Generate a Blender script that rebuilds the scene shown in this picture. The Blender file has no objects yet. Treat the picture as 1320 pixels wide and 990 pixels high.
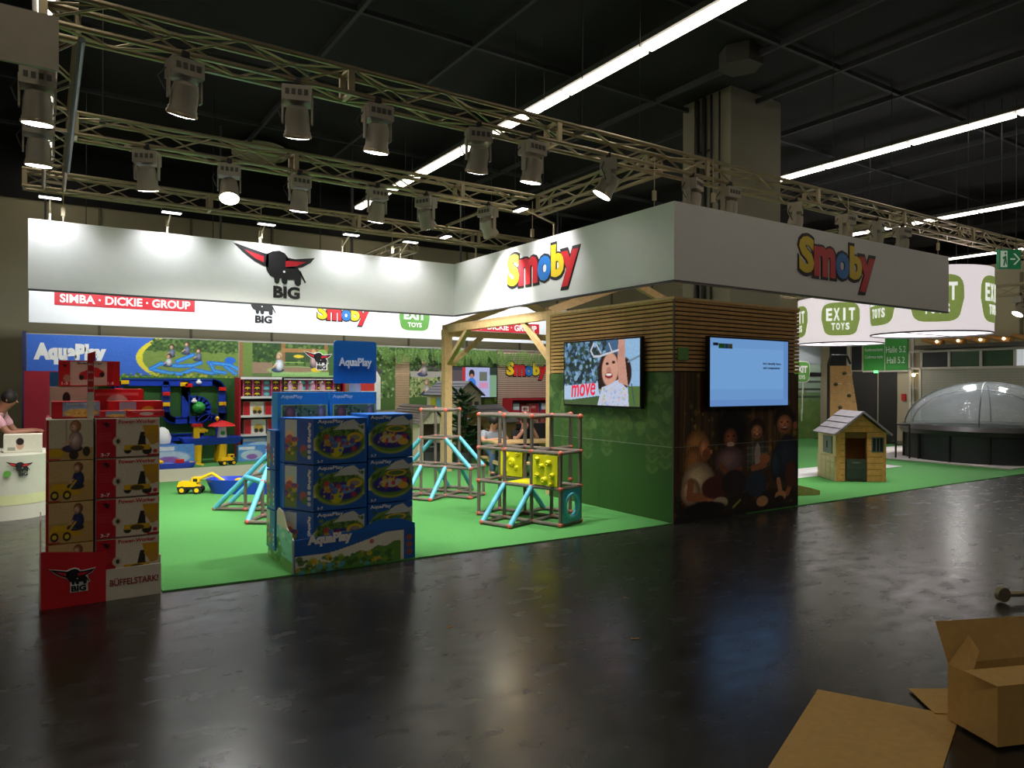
import bpy, bmesh, math, random
import numpy as np
from mathutils import Vector, Matrix
random.seed(7)
rng = np.random.default_rng(7)
SC = bpy.context.scene
COL = SC.collection

# ---------------------------------------------------------------- camera, world, exposure
cam_d = bpy.data.cameras.new('camera'); cam = bpy.data.objects.new('camera', cam_d); COL.objects.link(cam)
cam_d.sensor_width = 36; cam_d.lens = 915/1320*36; cam_d.clip_end = 200
YAW = math.radians(33.35)
cam.matrix_world = (Matrix.Translation((0, 0, 1.65)) @ Matrix.Rotation(-YAW, 4, 'Z')
                    @ Matrix.Rotation(math.radians(90), 4, 'X') @ Matrix.Rotation(math.radians(0.2), 4, 'Z'))
SC.camera = cam
world = bpy.data.worlds.new('hall_air'); SC.world = world; world.use_nodes = True
world.node_tree.nodes['Background'].inputs[0].default_value = (1.0, .93, .8, 1)
world.node_tree.nodes['Background'].inputs[1].default_value = 0.02
SC.view_settings.view_transform = 'Standard'; SC.view_settings.look = 'None'
SC.view_settings.exposure = 0.0; SC.view_settings.gamma = 1.0; SC.view_settings.use_curve_mapping = False
STRIP_EMIT = 7.5
SPOT_W = 125.0

# ---------------------------------------------------------------- materials
def lin(c):
    c = c/255.0
    return c/12.92 if c <= .04045 else ((c+.055)/1.055)**2.4
def S(r, g, b): return (lin(r), lin(g), lin(b))
MATS = {}
def mat(name, rgb, rough=.55, metal=0.0, var=.06, scale=9.0, bump=0.0, emit=0.0, alpha=1.0, trans=0.0, coat=0.0):
    if name in MATS: return MATS[name]
    m = bpy.data.materials.new(name); m.use_nodes = True
    nt = m.node_tree; b = nt.nodes['Principled BSDF']
    b.inputs['Roughness'].default_value = rough; b.inputs['Metallic'].default_value = metal
    b.inputs['Alpha'].default_value = alpha; b.inputs['Transmission Weight'].default_value = trans
    if coat: b.inputs['Coat Weight'].default_value = coat
    tc = nt.nodes.new('ShaderNodeTexCoord'); nz = nt.nodes.new('ShaderNodeTexNoise')
    nz.inputs['Scale'].default_value = scale; nz.inputs['Detail'].default_value = 4
    nt.links.new(tc.outputs['Object'], nz.inputs['Vector'])
    rp = nt.nodes.new('ShaderNodeValToRGB')
    rp.color_ramp.elements[0].position = .25; rp.color_ramp.elements[1].position = .75
    rp.color_ramp.elements[0].color = tuple(max(0, x*(1-var)) for x in rgb)+(1,)
    rp.color_ramp.elements[1].color = tuple(min(1, x*(1+var)) for x in rgb)+(1,)
    nt.links.new(nz.outputs['Fac'], rp.inputs['Fac']); nt.links.new(rp.outputs['Color'], b.inputs['Base Color'])
    if emit:
        nt.links.new(rp.outputs['Color'], b.inputs['Emission Color']); b.inputs['Emission Strength'].default_value = emit
    if bump:
        bp = nt.nodes.new('ShaderNodeBump'); bp.inputs['Strength'].default_value = bump; bp.inputs['Distance'].default_value = .01
        nt.links.new(nz.outputs['Fac'], bp.inputs['Height']); nt.links.new(bp.outputs['Normal'], b.inputs['Normal'])
    MATS[name] = m
    return m
def print_mat(name, rough=.4, emit=0.0):
    m = bpy.data.materials.new(name); m.use_nodes = True
    nt = m.node_tree; b = nt.nodes['Principled BSDF']
    at = nt.nodes.new('ShaderNodeAttribute'); at.attribute_name = 'Print'
    b.inputs['Roughness'].default_value = rough
    if emit:
        b.inputs['Base Color'].default_value = (.01, .01, .01, 1)
        nt.links.new(at.outputs['Color'], b.inputs['Emission Color']); b.inputs['Emission Strength'].default_value = emit
    else:
        nt.links.new(at.outputs['Color'], b.inputs['Base Color'])
    return m
M_print = print_mat('printed_picture'); M_screen = print_mat('lit_screen', .2, .85)
M_white = mat('white_board', S(236, 235, 232), .5, var=.015)
M_black = mat('black_print', S(22, 20, 24), .5)
M_red = mat('red_print', S(196, 28, 44), .45)
M_redc = mat('red_carton', S(205, 30, 42), .5)
M_cream = mat('cream_carton', S(222, 214, 196), .5)
M_brown = mat('brown_card', S(200, 160, 92), .8, var=.07, scale=25)
M_blue = mat('blue_print', S(28, 104, 190), .45)
M_skyblue = mat('light_blue_print', S(52, 150, 215), .45)
M_truss = mat('truss_aluminium', S(164, 151, 122), .38, .75, var=.08, scale=4)
M_dark = mat('dark_metal', S(38, 38, 40), .5, .3)
M_lampgrey = mat('lamp_housing_grey', S(158, 150, 134), .5, .2)
M_lens = mat('lamp_lens_lit', (1, .98, .95), .3, emit=14, var=.01)
M_lensdim = mat('lamp_lens_edge', (1, .98, .95), .3, emit=5, var=.01)
M_wood = mat('pale_pine', S(206, 172, 120), .6, var=.14, scale=14)
M_woodd = mat('larch_slat', S(190, 148, 88), .6, var=.16, scale=18)
M_tv = mat('television_frame', S(14, 14, 16), .3)
M_tube = mat('brown_grey_tube', S(112, 100, 92), .45)
M_joint = mat('orange_red_connector', S(196, 92, 72), .45)
M_bluetube = mat('aqua_blue_tube', S(92, 180, 205), .4)
M_yellow = mat('lime_yellow_plastic', S(222, 214, 20), .4)
M_toyblue = mat('toy_blue_plastic', S(26, 62, 180), .35)
M_toyyel = mat('toy_yellow_plastic', S(245, 196, 20), .35)
M_toyred = mat('toy_red_plastic', S(214, 34, 30), .35)
M_toygreen = mat('toy_green_plastic', S(50, 160, 60), .35)
M_skin = mat('skin', S(205, 150, 122), .55)
M_skind = mat('skin_tan', S(150, 100, 76), .55)
M_hair = mat('dark_hair', S(26, 20, 18), .6)
M_olive = mat('olive_hall_panel', S(150, 144, 116), .7, var=.05, scale=1.5)

# ---------------------------------------------------------------- mesh helpers
class MB:
    def __init__(s): s.v = []; s.f = []
    def add(s, vs, fs):
        o = len(s.v); s.v += [tuple(v) for v in vs]; s.f += [tuple(i+o for i in f) for f in fs]; return s
    def box(s, x0, x1, y0, y1, z0, z1):
        return s.add([(x0,y0,z0),(x1,y0,z0),(x1,y1,z0),(x0,y1,z0),(x0,y0,z1),(x1,y0,z1),(x1,y1,z1),(x0,y1,z1)],
                     [(0,3,2,1),(4,5,6,7),(0,1,5,4),(1,2,6,5),(2,3,7,6),(3,0,4,7)])
    def cbox(s, c, sx, sy, sz, rz=0.0, ry=0.0, rx=0.0):
        m = Matrix.Translation(c) @ Matrix.Rotation(rz, 4, 'Z') @ Matrix.Rotation(ry, 4, 'Y') @ Matrix.Rotation(rx, 4, 'X')
        t = MB().box(-sx/2, sx/2, -sy/2, sy/2, -sz/2, sz/2)
        return s.add([m @ Vector(v) for v in t.v], t.f)
    def tube(s, p, q, r, n=8, r2=None, cap=True):
        p = Vector(p); q = Vector(q); d = (q-p)
        if d.length < 1e-6: return s
        d.normalize(); a = d.orthogonal().normalized(); b = d.cross(a); r2 = r if r2 is None else r2
        vs = []
        for c, rr in ((p, r), (q, r2)):
            for k in range(n):
                t = 2*math.pi*k/n; vs.append(c + a*math.cos(t)*rr + b*math.sin(t)*rr)
        fs = [(k, (k+1) % n, n+(k+1) % n, n+k) for k in range(n)]
        if cap: fs += [tuple(range(n-1, -1, -1)), tuple(range(n, 2*n))]
        return s.add(vs, fs)
    def path(s, pts, r, n=8):
        for a, b in zip(pts[:-1], pts[1:]): s.tube(a, b, r, n)
        return s
    def bar(s, p, q, w, h, up=(0, 0, 1)):
        p = Vector(p); q = Vector(q); d = (q-p).normalized(); up = Vector(up)
        a = d.cross(up)
        if a.length < 1e-4: a = d.cross(Vector((1, 0, 0)))
        a.normalize(); b = a.cross(d)
        vs = [c + a*i*w/2 + b*j*h/2 for c in (p, q) for i, j in ((-1,-1),(1,-1),(1,1),(-1,1))]
        return s.add(vs, [(0,1,2,3),(7,6,5,4),(0,4,5,1),(1,5,6,2),(2,6,7,3),(3,7,4,0)])
    def prism(s, poly, z0, z1):
        n = len(poly)
        return s.add([(x, y, z0) for x, y in poly]+[(x, y, z1) for x, y in poly],
                     [tuple(range(n-1, -1, -1)), tuple(range(n, 2*n))]+[(k, (k+1) % n, n+(k+1) % n, n+k) for k in range(n)])
    def lathe(s, prof, n=24, c=(0, 0, 0), axis='Z', close=True):
        m = len(prof); vs = []
        for k in range(n):
            t = 2*math.pi*k/n
            for r, z in prof:
                p = (r*math.cos(t), r*math.sin(t), z)
                if axis == 'Y': p = (p[0], p[2], p[1])
                if axis == 'X': p = (p[2], p[0], p[1])
                vs.append((p[0]+c[0], p[1]+c[1], p[2]+c[2]))
        fs = [(k*m+j, ((k+1) % n)*m+j, ((k+1) % n)*m+j+1, k*m+j+1) for k in range(n) for j in range(m-1)]
        if close: fs += [tuple(k*m for k in range(n-1, -1, -1)), tuple(k*m+m-1 for k in range(n))]
        return s.add(vs, fs)
    def ball(s, c, rx, ry, rz, n=12, m=8):
        vs = []; fs = []
        for i in range(m+1):
            ph = math.pi*i/m
            for k in range(n):
                t = 2*math.pi*k/n
                vs.append((c[0]+rx*math.sin(ph)*math.cos(t), c[1]+ry*math.sin(ph)*math.sin(t), c[2]+rz*math.cos(ph)))
        for i in range(m):
            for k in range(n): fs.append((i*n+k, (i+1)*n+k, (i+1)*n+(k+1) % n, i*n+(k+1) % n))
        return s.add(vs, fs)
    def mesh(s, name, m, smooth=False):
        me = bpy.data.meshes.new(name); me.from_pydata(s.v, [], s.f); me.materials.append(m)
        bm = bmesh.new(); bm.from_mesh(me); bmesh.ops.recalc_face_normals(bm, faces=bm.faces); bm.to_mesh(me); bm.free()
        if smooth:
            for p in me.polygons: p.use_smooth = True
            try: me.set_sharp_from_angle(angle=math.radians(40))
            except Exception: pass
        return me
    def build(s, name, m, parent=None, smooth=False):
        return link(name, s.mesh(name, m, smooth), parent)
def link(name, me, parent=None, mx=None):
    o = bpy.data.objects.new(name, me); COL.objects.link(o)
    if parent is not None: o.parent = parent
    if mx is not None: o.matrix_local = mx
    return o
def tag(o, label=None, cat=None, group=None, kind=None):
    if label: o['label'] = label
    if cat: o['category'] = cat
    if group: o['group'] = group
    if kind: o['kind'] = kind
    return o
def thing(name, label, cat, loc=(0, 0, 0), rz=0.0, group=None):
    o = bpy.data.objects.new(name, None); COL.objects.link(o); o.location = loc; o.rotation_euler = (0, 0, rz)
    o.empty_display_size = .1
    return tag(o, label, cat, group)
def struct(name, mb, m, label=None, smooth=False):
    o = mb.build(name, m, None, smooth); o['kind'] = 'structure'
    if label: o['label'] = label; o['category'] = name.split('_')[0]
    return o
def copy_tree(o, parent=None):
    c = o.copy(); COL.objects.link(c); c.parent = parent
    for ch in [x for x in o.children]: copy_tree(ch, c)
    return c
def frame_mx(o, u, v):
    u = Vector(u).normalized(); v = Vector(v).normalized(); n = u.cross(v)
    m = Matrix.Identity(4)
    for i in range(3): m[i][0] = u[i]; m[i][1] = v[i]; m[i][2] = n[i]; m[i][3] = o[i]
    return m

# ---------------------------------------------------------------- lettering
_txt = {}
def text_mesh(s, bold=0.0, depth=.004, shear=0.0, spacing=1.0):
    """mesh of a string, cap height about .7, centred on its own box; returns mesh, width, height"""
    key = (s, bold, depth, shear, spacing)
    if key not in _txt:
        cu = bpy.data.curves.new('lettering', 'FONT'); cu.body = s; cu.offset = bold; cu.extrude = depth
        cu.resolution_u = 3; cu.shear = shear; cu.space_character = spacing; cu.align_x = 'LEFT'
        ob = bpy.data.objects.new('lettering_source', cu); COL.objects.link(ob)
        dg = bpy.context.evaluated_depsgraph_get(); dg.update()
        me = bpy.data.meshes.new_from_object(ob.evaluated_get(dg))
        bpy.data.objects.remove(ob); bpy.data.curves.remove(cu)
        co = np.array([v.co[:] for v in me.vertices])
        lo = co.min(0); hi = co.max(0); c = (lo+hi)/2
        for v in me.vertices: v.co.x -= c[0]; v.co.y -= c[1]
        _txt[key] = (me, hi[0]-lo[0], hi[1]-lo[1])
    return _txt[key]
_txtm = {}
def letters(s, m, parent, o, u, v, W=None, H=None, bold=0.0, shear=0.0, spacing=1.0, depth=.004, name='lettering', lift=.0):
    me0, w, h = text_mesh(s, bold, .02, shear, spacing)
    key = (me0.name, m.name)
    if key not in _txtm:
        me = me0.copy(); me.materials.clear(); me.materials.append(m); _txtm[key] = me
    me = _txtm[key]
    sx = W/w if W else H/h
    sy = H/h if H else sx
    n = Vector(u).normalized().cross(Vector(v).normalized())
    mx = frame_mx(Vector(o)+n*(lift+depth/2), u, v) @ Matrix.Diagonal((sx, sy, depth/.04, 1))
    return link(name, me, parent, mx)

# ---------------------------------------------------------------- painted prints (colour per point on a fine grid)
class Canvas:
    def __init__(s, w, h, bg):
        s.w = w; s.h = h; s.a = np.zeros((h, w, 3)); s.a[:] = bg
        s.X, s.Y = np.meshgrid((np.arange(w)+.5)/w, (np.arange(h)+.5)/h)
        s.asp = w/h
    def put(s, m, c, t=1.0):
        s.a[m] = s.a[m]*(1-t)+np.array(c, float)*t; return s
    def rect(s, x0, y0, x1, y1, c, t=1.0): return s.put((s.X >= x0) & (s.X <= x1) & (s.Y >= y0) & (s.Y <= y1), c, t)
    def ell(s, cx, cy, rx, ry, c, rot=0.0, t=1.0, soft=.16):
        dx = (s.X-cx)*s.asp; dy = s.Y-cy; k = math.cos(rot); q = math.sin(rot)
        x = (dx*k+dy*q)/(rx*s.asp); y = (-dx*q+dy*k)/ry; d = np.sqrt(x*x+y*y)
        w = np.clip((1.0-d)/soft+.5, 0, 1)[..., None]*t
        s.a = s.a*(1-w)+np.array(c, float)*w
        return s
    def orb(s, cx, cy, rx, ry, c, rot=0.0, lx=-.3, ly=.3, k=.35):
        """ellipse with the soft modelling of a photographed round form"""
        c = np.array(c, float)
        s.ell(cx, cy, rx, ry, c*.62, rot); s.ell(cx+lx*rx*.25, cy+ly*ry*.25, rx*.80, ry*.82, c, rot, .9, .6)
        return s.ell(cx+lx*rx*.6, cy+ly*ry*.6, rx*.38, ry*.4, np.minimum(255, c*(1+k)), rot, .7, 1.2)
    def poly(s, pts, c, t=1.0):
        m = np.zeros(s.X.shape, bool); n = len(pts)
        for i in range(n):
            x1, y1 = pts[i]; x2, y2 = pts[(i+1) % n]
            if y1 == y2: continue
            m ^= ((y1 > s.Y) != (y2 > s.Y)) & (s.X < (x2-x1)*(s.Y-y1)/(y2-y1)+x1)
        return s.put(m, c, t)
    def line(s, pts, wd, c, t=1.0):
        m = np.zeros(s.X.shape, bool)
        for (x1, y1), (x2, y2) in zip(pts[:-1], pts[1:]):
            ax = (s.X-x1)*s.asp; ay = s.Y-y1; bx = (x2-x1)*s.asp; by = y2-y1
            L = bx*bx+by*by+1e-9; q = np.clip((ax*bx+ay*by)/L, 0, 1)
            m |= (ax-q*bx)**2+(ay-q*by)**2 <= (wd/2)**2
        return s.put(m, c, t)
    def speck(s, n, cols, r, x0=0, y0=0, x1=1, y1=1, t=.8, stretch=1.0):
        for _ in range(n):
            rr = r*(.4+.9*rng.random())
            s.ell(x0+(x1-x0)*rng.random(), y0+(y1-y0)*rng.random(), rr/s.asp*stretch, rr, cols[rng.integers(len(cols))], rng.random()*3, t)
        return s
    def grain(s, k):
        s.a *= 1+k*(rng.random((s.h, s.w, 1))-.5); return s
    def kid(s, x, y, h, skin=(220, 170, 140), hair=(90, 60, 40), top=(150, 160, 180), leg=(60, 70, 110), flip=1):
        r = h*.16/s.asp
        s.orb(x-flip*r*.6, y+h*.10, r*1.9, h*.12, leg); s.orb(x, y+h*.36, r*1.3, h*.30, top)
        s.line([(x-flip*r*.3, y+h*.52), (x-flip*r*1.2, y+h*.36)], h*.11, top); s.line([(x-flip*r*1.2, y+h*.36), (x-flip*r*2.0, y+h*.25)], h*.07, skin)
        s.orb(x, y+h*.81, r*1.02, h*.19, hair); s.orb(x-flip*r*.3, y+h*.75, r*.74, h*.15, skin)
        s.ell(x-flip*r*.5, y+h*.77, r*.12, h*.02, (50, 34, 30)); s.ell(x-flip*r*.45, y+h*.68, r*.2, h*.015, (150, 80, 76))
        return s
def grid_mesh(cv, W, H, m):
    w, h = cv.w, cv.h
    xs = np.linspace(0, W, w); ys = np.linspace(0, H, h)
    X, Y = np.meshgrid(xs, ys)
    co = np.stack([X, Y, np.zeros_like(X)], -1).reshape(-1, 3)
    idx = np.arange(w*h).reshape(h, w)
    fa = np.stack([idx[:-1, :-1], idx[:-1, 1:], idx[1:, 1:], idx[1:, :-1]], -1).reshape(-1, 4)
    me = bpy.data.meshes.new('print')
    me.vertices.add(len(co)); me.vertices.foreach_set('co', co.ravel())
    me.loops.add(fa.size); me.loops.foreach_set('vertex_index', fa.ravel())
    me.polygons.add(len(fa)); me.polygons.foreach_set('loop_start', np.arange(0, fa.size, 4))
    me.update(calc_edges=True)
    c = np.clip(cv.a, 0, 255)/255.0
    c = np.where(c <= .04045, c/12.92, ((c+.055)/1.055)**2.4).reshape(-1, 3)
    at = me.attributes.new('Print', 'FLOAT_COLOR', 'POINT')
    at.data.foreach_set('color', np.concatenate([c, np.ones((len(c), 1))], 1).astype(np.float32).ravel())
    me.materials.append(m)
    return me
def picture(name, cv, parent, o, u, v, W, H, m=None):
    """flat print lying on a surface: o is its lower left corner"""
    me = cv if isinstance(cv, bpy.types.Mesh) else grid_mesh(cv, W, H, m or M_print)
    return link(name, me, parent, frame_mx(o, u, v))
def spot(parent, loc, target, watt, angle=70, blend=.6, color=(1, .97, .92), r=.06):
    l = bpy.data.lights.new('lamp_beam', 'SPOT'); l.energy = watt; l.spot_size = math.radians(angle); l.spot_blend = blend
    l.color = color; l.shadow_soft_size = r
    o = bpy.data.objects.new('lamp_beam', l); COL.objects.link(o); o.parent = parent
    d = Vector(target)-Vector(loc)
    o.matrix_local = Matrix.Translation(loc) @ d.to_track_quat('-Z', 'Y').to_matrix().to_4x4()
    return o
# ================================================================ the hall
def floor_mat():
    m = bpy.data.materials.new('polished_dark_screed'); m.use_nodes = True
    nt = m.node_tree; b = nt.nodes['Principled BSDF']; N = nt.nodes.new; L = nt.links.new
    tc = N('ShaderNodeTexCoord')
    n1 = N('ShaderNodeTexNoise'); n1.inputs['Scale'].default_value = .9; n1.inputs['Detail'].default_value = 6
    n2 = N('ShaderNodeTexNoise'); n2.inputs['Scale'].default_value = 4; n2.inputs['Detail'].default_value = 5
    mp = N('ShaderNodeMapping'); mp.inputs['Rotation'].default_value = (0, 0, .5); mp.inputs['Scale'].default_value = (1, 1.7, 1)
    L(tc.outputs['Object'], n1.inputs['Vector']); L(tc.outputs['Object'], mp.inputs['Vector']); L(mp.outputs['Vector'], n2.inputs['Vector'])
    r1 = N('ShaderNodeValToRGB'); r1.color_ramp.elements[0].color = S(24, 23, 22)+(1,); r1.color_ramp.elements[1].color = S(46, 44, 41)+(1,)
    r1.color_ramp.elements[0].position = .3; r1.color_ramp.elements[1].position = .7
    L(n1.outputs['Fac'], r1.inputs['Fac']); L(r1.outputs['Color'], b.inputs['Base Color'])
    r2 = N('ShaderNodeMapRange'); r2.inputs['From Min'].default_value = .3; r2.inputs['From Max'].default_value = .7
    r2.inputs['To Min'].default_value = .19; r2.inputs['To Max'].default_value = .30
    L(n2.outputs['Fac'], r2.inputs['Value']); L(r2.outputs['Result'], b.inputs['Roughness'])
    n3 = N('ShaderNodeTexNoise'); n3.inputs['Scale'].default_value = 1.6; n3.inputs['Detail'].default_value = 3
    L(mp.outputs['Vector'], n3.inputs['Vector'])
    bp = N('ShaderNodeBump'); bp.inputs['Strength'].default_value = .10; bp.inputs['Distance'].default_value = .02
    L(n3.outputs['Fac'], bp.inputs['Height']); L(bp.outputs['Normal'], b.inputs['Normal'])
    return m
struct('floor', MB().box(-14, 46, -14, 24, -.1, 0), floor_mat(), 'polished dark hall floor')
M_ceil = mat('black_ceiling', S(13, 13, 14), .9)
struct('ceiling', MB().box(-14, 46, -14, 24, 7.3, 7.4), M_ceil, 'black hall ceiling')
struct('wall_back', MB().box(-14, 46, 20.4, 20.6, 0, 6.0), M_olive, 'olive panelled hall wall behind the stands')
struct('trim_1', MB().box(-14, 46, 20.36, 20.6, 6.0, 7.3), M_ceil, 'dark band above the back hall wall')
for k in range(-4, 12):   # wall panel joints
    struct('trim_%d' % (k+10), MB().box(k*2.1-1.0, k*2.1-.94, 20.36, 20.4, 0, 6.0), mat('olive_joint', S(104, 98, 76), .7))
struct('wall_left', MB().box(-14.2, -14, -14, 24, 0, 7.3), M_olive, 'far left hall wall')
struct('wall_far', MB().box(46, 46.2, -14, 24, 0, 7.3), M_ceil, 'dark far hall wall')
# ceiling grid of thin dark beams
M_beam = mat('grey_ceiling_beam', S(56, 56, 60), .8)
for i, x in enumerate([-3.85, 3.85, 5.8, 9.9, 11.55, 13.5, 17.6, 19.2, 26.9]):
    tag(MB().box(x-.03, x+.03, -2, 20.3, 7.1, 7.2).build('ceiling_beam', M_beam), kind='structure')
for i, y in enumerate([1.6, 4.4, 7.2, 10.0, 12.8, 15.6, 18.4]):
    tag(MB().box(-13, 34, y-.03, y+.03, 7.12, 7.2).build('ceiling_beam', M_beam), kind='structure')
# ceiling light strips
M_tubelit = mat('fluorescent_tube', (1, .90, .74), .4, emit=STRIP_EMIT, var=.01)
M_housing = mat('light_housing', S(90, 88, 84), .5)
for i, x in enumerate([0.0, 7.7, 15.4, 23.1, 30.8, -7.7]):  # the last strip is out of view, added to raise the hall light
    lab = ['ceiling light strip above the left truss', 'bright ceiling light strip crossing the middle of the trusses', 'ceiling light strip right of the concrete column',
           'ceiling light strip farther right above the banner end', 'farthest thin ceiling light strip at the right', 'added ceiling light strip out of view on the left, brightening the hall'][i]
    t = thing('ceiling_light_strip', lab, 'ceiling light', (x, 0, 6.8), group='ceiling light strips')
    MB().box(-.16, .16, -13, 20, .03, .12).build('housing', M_housing, t)
    me = None
    for k in range(16):
        y = -12+k*2.0
        mb = MB().box(-.10, .10, .04, 1.96, -.02, .03)
        me = me or mb.mesh('tube', M_tubelit)
        link('tube', me, t, Matrix.Translation((0, y, 0)))
    for k in range(8):
        MB().tube((0, -11+k*4, .12), (0, -11+k*4, .49), .01, 6).build('hanger', M_dark, t)
# round ceiling ventilator and box
t = thing('ceiling_disc', 'round pale disc on the ceiling behind the second truss', 'ceiling vent', (4.2, 17.2, 6.95))
MB().lathe([(.62, .2), (.62, .05), (.5, 0), (.5, .05)], 32).build('rim', mat('disc_rim', S(170, 160, 135), .6), t)
MB().lathe([(.5, .06), (.02, .05)], 32).build('diffuser', mat('disc_white', S(225, 228, 220), .5), t)
MB().tube((0, 0, .1), (0, 0, .35), .05).build('stem', M_dark, t)
t = thing('ceiling_box', 'faint hexagonal box on the dark ceiling above the column', 'ceiling box', (9.8, 7.9, 7.0))
MB().lathe([(.36, 0), (.36, .3)], 6).build('box_body', mat('dim_box', S(70, 66, 58), .8), t)
# concrete column
M_conc = mat('painted_concrete', S(138, 132, 114), .75, var=.05, scale=2)
t = thing('concrete_column', 'pale square concrete column with dark pipes rising behind the corner banner', 'column', (10.8, 8.93, 0))
MB().box(0, 1.5, 0, 1.2, 0, 7.3).build('shaft', M_conc, t)
for y, r, z0 in ((.78, .05, 0), (.6, .045, 0), (.42, .025, 0), (.22, .02, 3.5)):
    MB().tube((-.06, y, z0), (-.06, y, 7.25), r).build('pipe', M_dark, t, True)
MB().tube((-.06, 1.15, 6.2), (-.06, .4, 6.2), .02).build('pipe', M_dark, t)
MB().box(.1, .7, -.02, 0, 3.9, 4.5).build('cover_plate', mat('beige_plate', S(180, 164, 128), .7), t)

# carpet and its pale strip
M_carpet = mat('green_needle_carpet', S(70, 138, 66), .95, var=.10, scale=60, bump=.4)
struct('floor_carpet', MB().prism([(.42, 6.45), (.77, 6.45), (.78, 6.18), (1.54, 6.115), (2.9, 6.076), (5.62, 5.965), (8.6, 5.92), (15.2, 5.81), (19.6, 5.76), (19.6, 16.5), (.42, 16.5)], 0, .012), M_carpet, 'bright green exhibition carpet')
M_strip = mat('beige_strip_carpet', S(176, 178, 150), .95, scale=40)
struct('floor_strip_beige', MB().box(.43, 6.2, 12.95, 14.8, .012, .016), M_strip, 'pale beige strip crossing the carpet')
struct('floor_strip_grey', MB().box(9.2, 14.5, 7.65, 8.5, .012, .016), mat('grey_strip_carpet', S(196, 196, 200), .95, scale=40), 'pale grey strip on the right carpet')
struct('floor_tile', MB().box(15.7, 20.5, 6.2, 10.2, .012, .03), mat('pale_tile', S(200, 192, 192), .7), 'pale slab under the domed pool')

# ================================================================ hanging fascia banners
def emblem(parent, o, u, v, W, red=True, outline=False, word=True, mblack=None):
    """horned buffalo emblem over the three-letter word; o is lower left, W full width"""
    mk = mblack or M_black; k = W/1190.0; uu = Vector(u); vv = Vector(v); n = uu.cross(vv); o = Vector(o)
    def P(x, y): return ((x-10)*k, (900-y)*k)
    def flat(pts, name, m, lift, d=.006):
        mb = MB().prism([P(*p) for p in pts], 0, d)
        return link(name, mb.mesh(name, m), parent, frame_mx(o+n*lift, u, v))
    body = [(470, 225), (560, 175), (660, 158), (740, 190), (790, 250), (830, 380), (940, 395), (985, 470), (985, 640), (960, 668), (920, 668), (895, 640), (890, 580),
            (780, 580), (775, 640), (740, 662), (700, 640), (690, 575), (665, 575), (655, 640), (625, 660), (590, 640), (580, 570), (520, 540), (475, 470), (455, 380)]
    el = [(8, 108), (430, 215), (500, 225), (500, 420), (440, 410), (300, 345), (160, 245)]
    er = [(760, 250), (900, 262), (1200, 215), (1130, 300), (1020, 370), (900, 405), (760, 410)]
    tail = [(975, 430), (1000, 480), (1062, 600), (1048, 620), (965, 480)]
    if outline:
        big = []
        for pts in ([(-25, 85), (430, 190), (560, 140), (660, 125), (760, 160), (820, 232), (900, 235), (1235, 185), (1140, 330), (1010, 405), (1030, 480), (1090, 620), (1020, 640), (1020, 700), (1020, 900),
                     (540, 900), (540, 570), (440, 440), (300, 375), (150, 270)],):
            flat(pts, 'outline', M_white, 0, .003)
    flat(body, 'emblem', mk, .003); flat(el, 'horn', mk, .003); flat(er, 'horn', mk, .003); flat(tail, 'tail', mk, .003)
    if red:
        flat([(150, 190), (430, 265), (430, 355), (300, 305)], 'horn_inlay', M_red, .009, .003)
        flat([(750, 300), (1070, 290), (920, 365), (750, 400)], 'horn_inlay', M_red, .009, .003)
    flat([(715+18*math.cos(a*.785)+15, 468+18*math.sin(a*.785)) for a in range(8)], 'eye', M_white, .009, .003)
    if word:
        c = o+uu*(770-10)*k+vv*(900-780)*k
        letters('BIG', mk, parent, c, u, v, W=400*k, H=185*k, bold=.045, lift=.003, depth=.006)
    return
def colour_word(parent, o, u, v, W, glow=False):
    """five rounded coloured letters with black outlines, o = lower left of the word, W = width"""
    cols = [S(240, 206, 30), S(214, 36, 48), S(30, 118, 200), S(240, 206, 30), S(214, 30, 42)]
    spec = [('S', .097, .228, .19, .283), ('m', .322, .194, .28, .236), ('o', .552, .186, .19, .215), ('b', .73, .224, .175, .273), ('y', .885, .145, .23, .289)]
    u = Vector(u); v = Vector(v)
    for (ch, cx, cy, w, h), c in zip(spec, cols):
        mm = mat('letter_%d_%d_%d' % tuple(int(x*255) for x in c), c, .4, var=.02)
        p = Vector(o)+u*cx*W+v*cy*W
        letters(ch, M_black, parent, p, u, v, W=w*W*1.14, H=h*W*1.13, bold=.07, depth=.006, name='letter_outline')
        letters(ch, mm, parent, p, u, v, W=w*W*.97, H=h*W*.95, bold=.05, depth=.006, name='letter', lift=.007)
XB, YF, YB = 6.2, 5.95, 11.35
ZB0, ZB1 = 2.89, 3.82
def fascia(label, x0, x1, y0, y1):
    t = thing('fascia_banner', label, 'banner', ((x0+x1)/2, (y0+y1)/2, ZB0), group='hanging fascia banners')
    mb = MB().box(x0, x1, y0, y1, ZB0, ZB1); p = mb.build('panel', M_white, t)
    p.matrix_local = Matrix.Translation((-(x0+x1)/2, -(y0+y1)/2, -ZB0))
    return t
def loc_in(t, p): return Vector(p)-t.location
M_edge = mat('banner_edge', S(70, 70, 74), .5)
fb = fascia('long white banner with black horned emblem hanging over the left half', -.19, 6.2, YB, YB+.05)
emblem(fb, loc_in(fb, (2.40, YB-.001, 2.96)), (1, 0, 0), (0, 0, 1), 1.24)
fl_ = fascia('white banner with colourful word receding above the timber frame', XB, XB+.05, YF, YB)
colour_word(fl_, loc_in(fl_, (XB-.001, 9.56, 3.03)), (0, -1, 0), (0, 0, 1), 1.84)
fr = fascia('shaded white banner with colourful word facing the aisle', XB+.05, 12.72, YF, YF+.05)
colour_word(fr, loc_in(fr, (8.58, YF-.001, 3.02)), (1, 0, 0), (0, 0, 1), 1.88)
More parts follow.
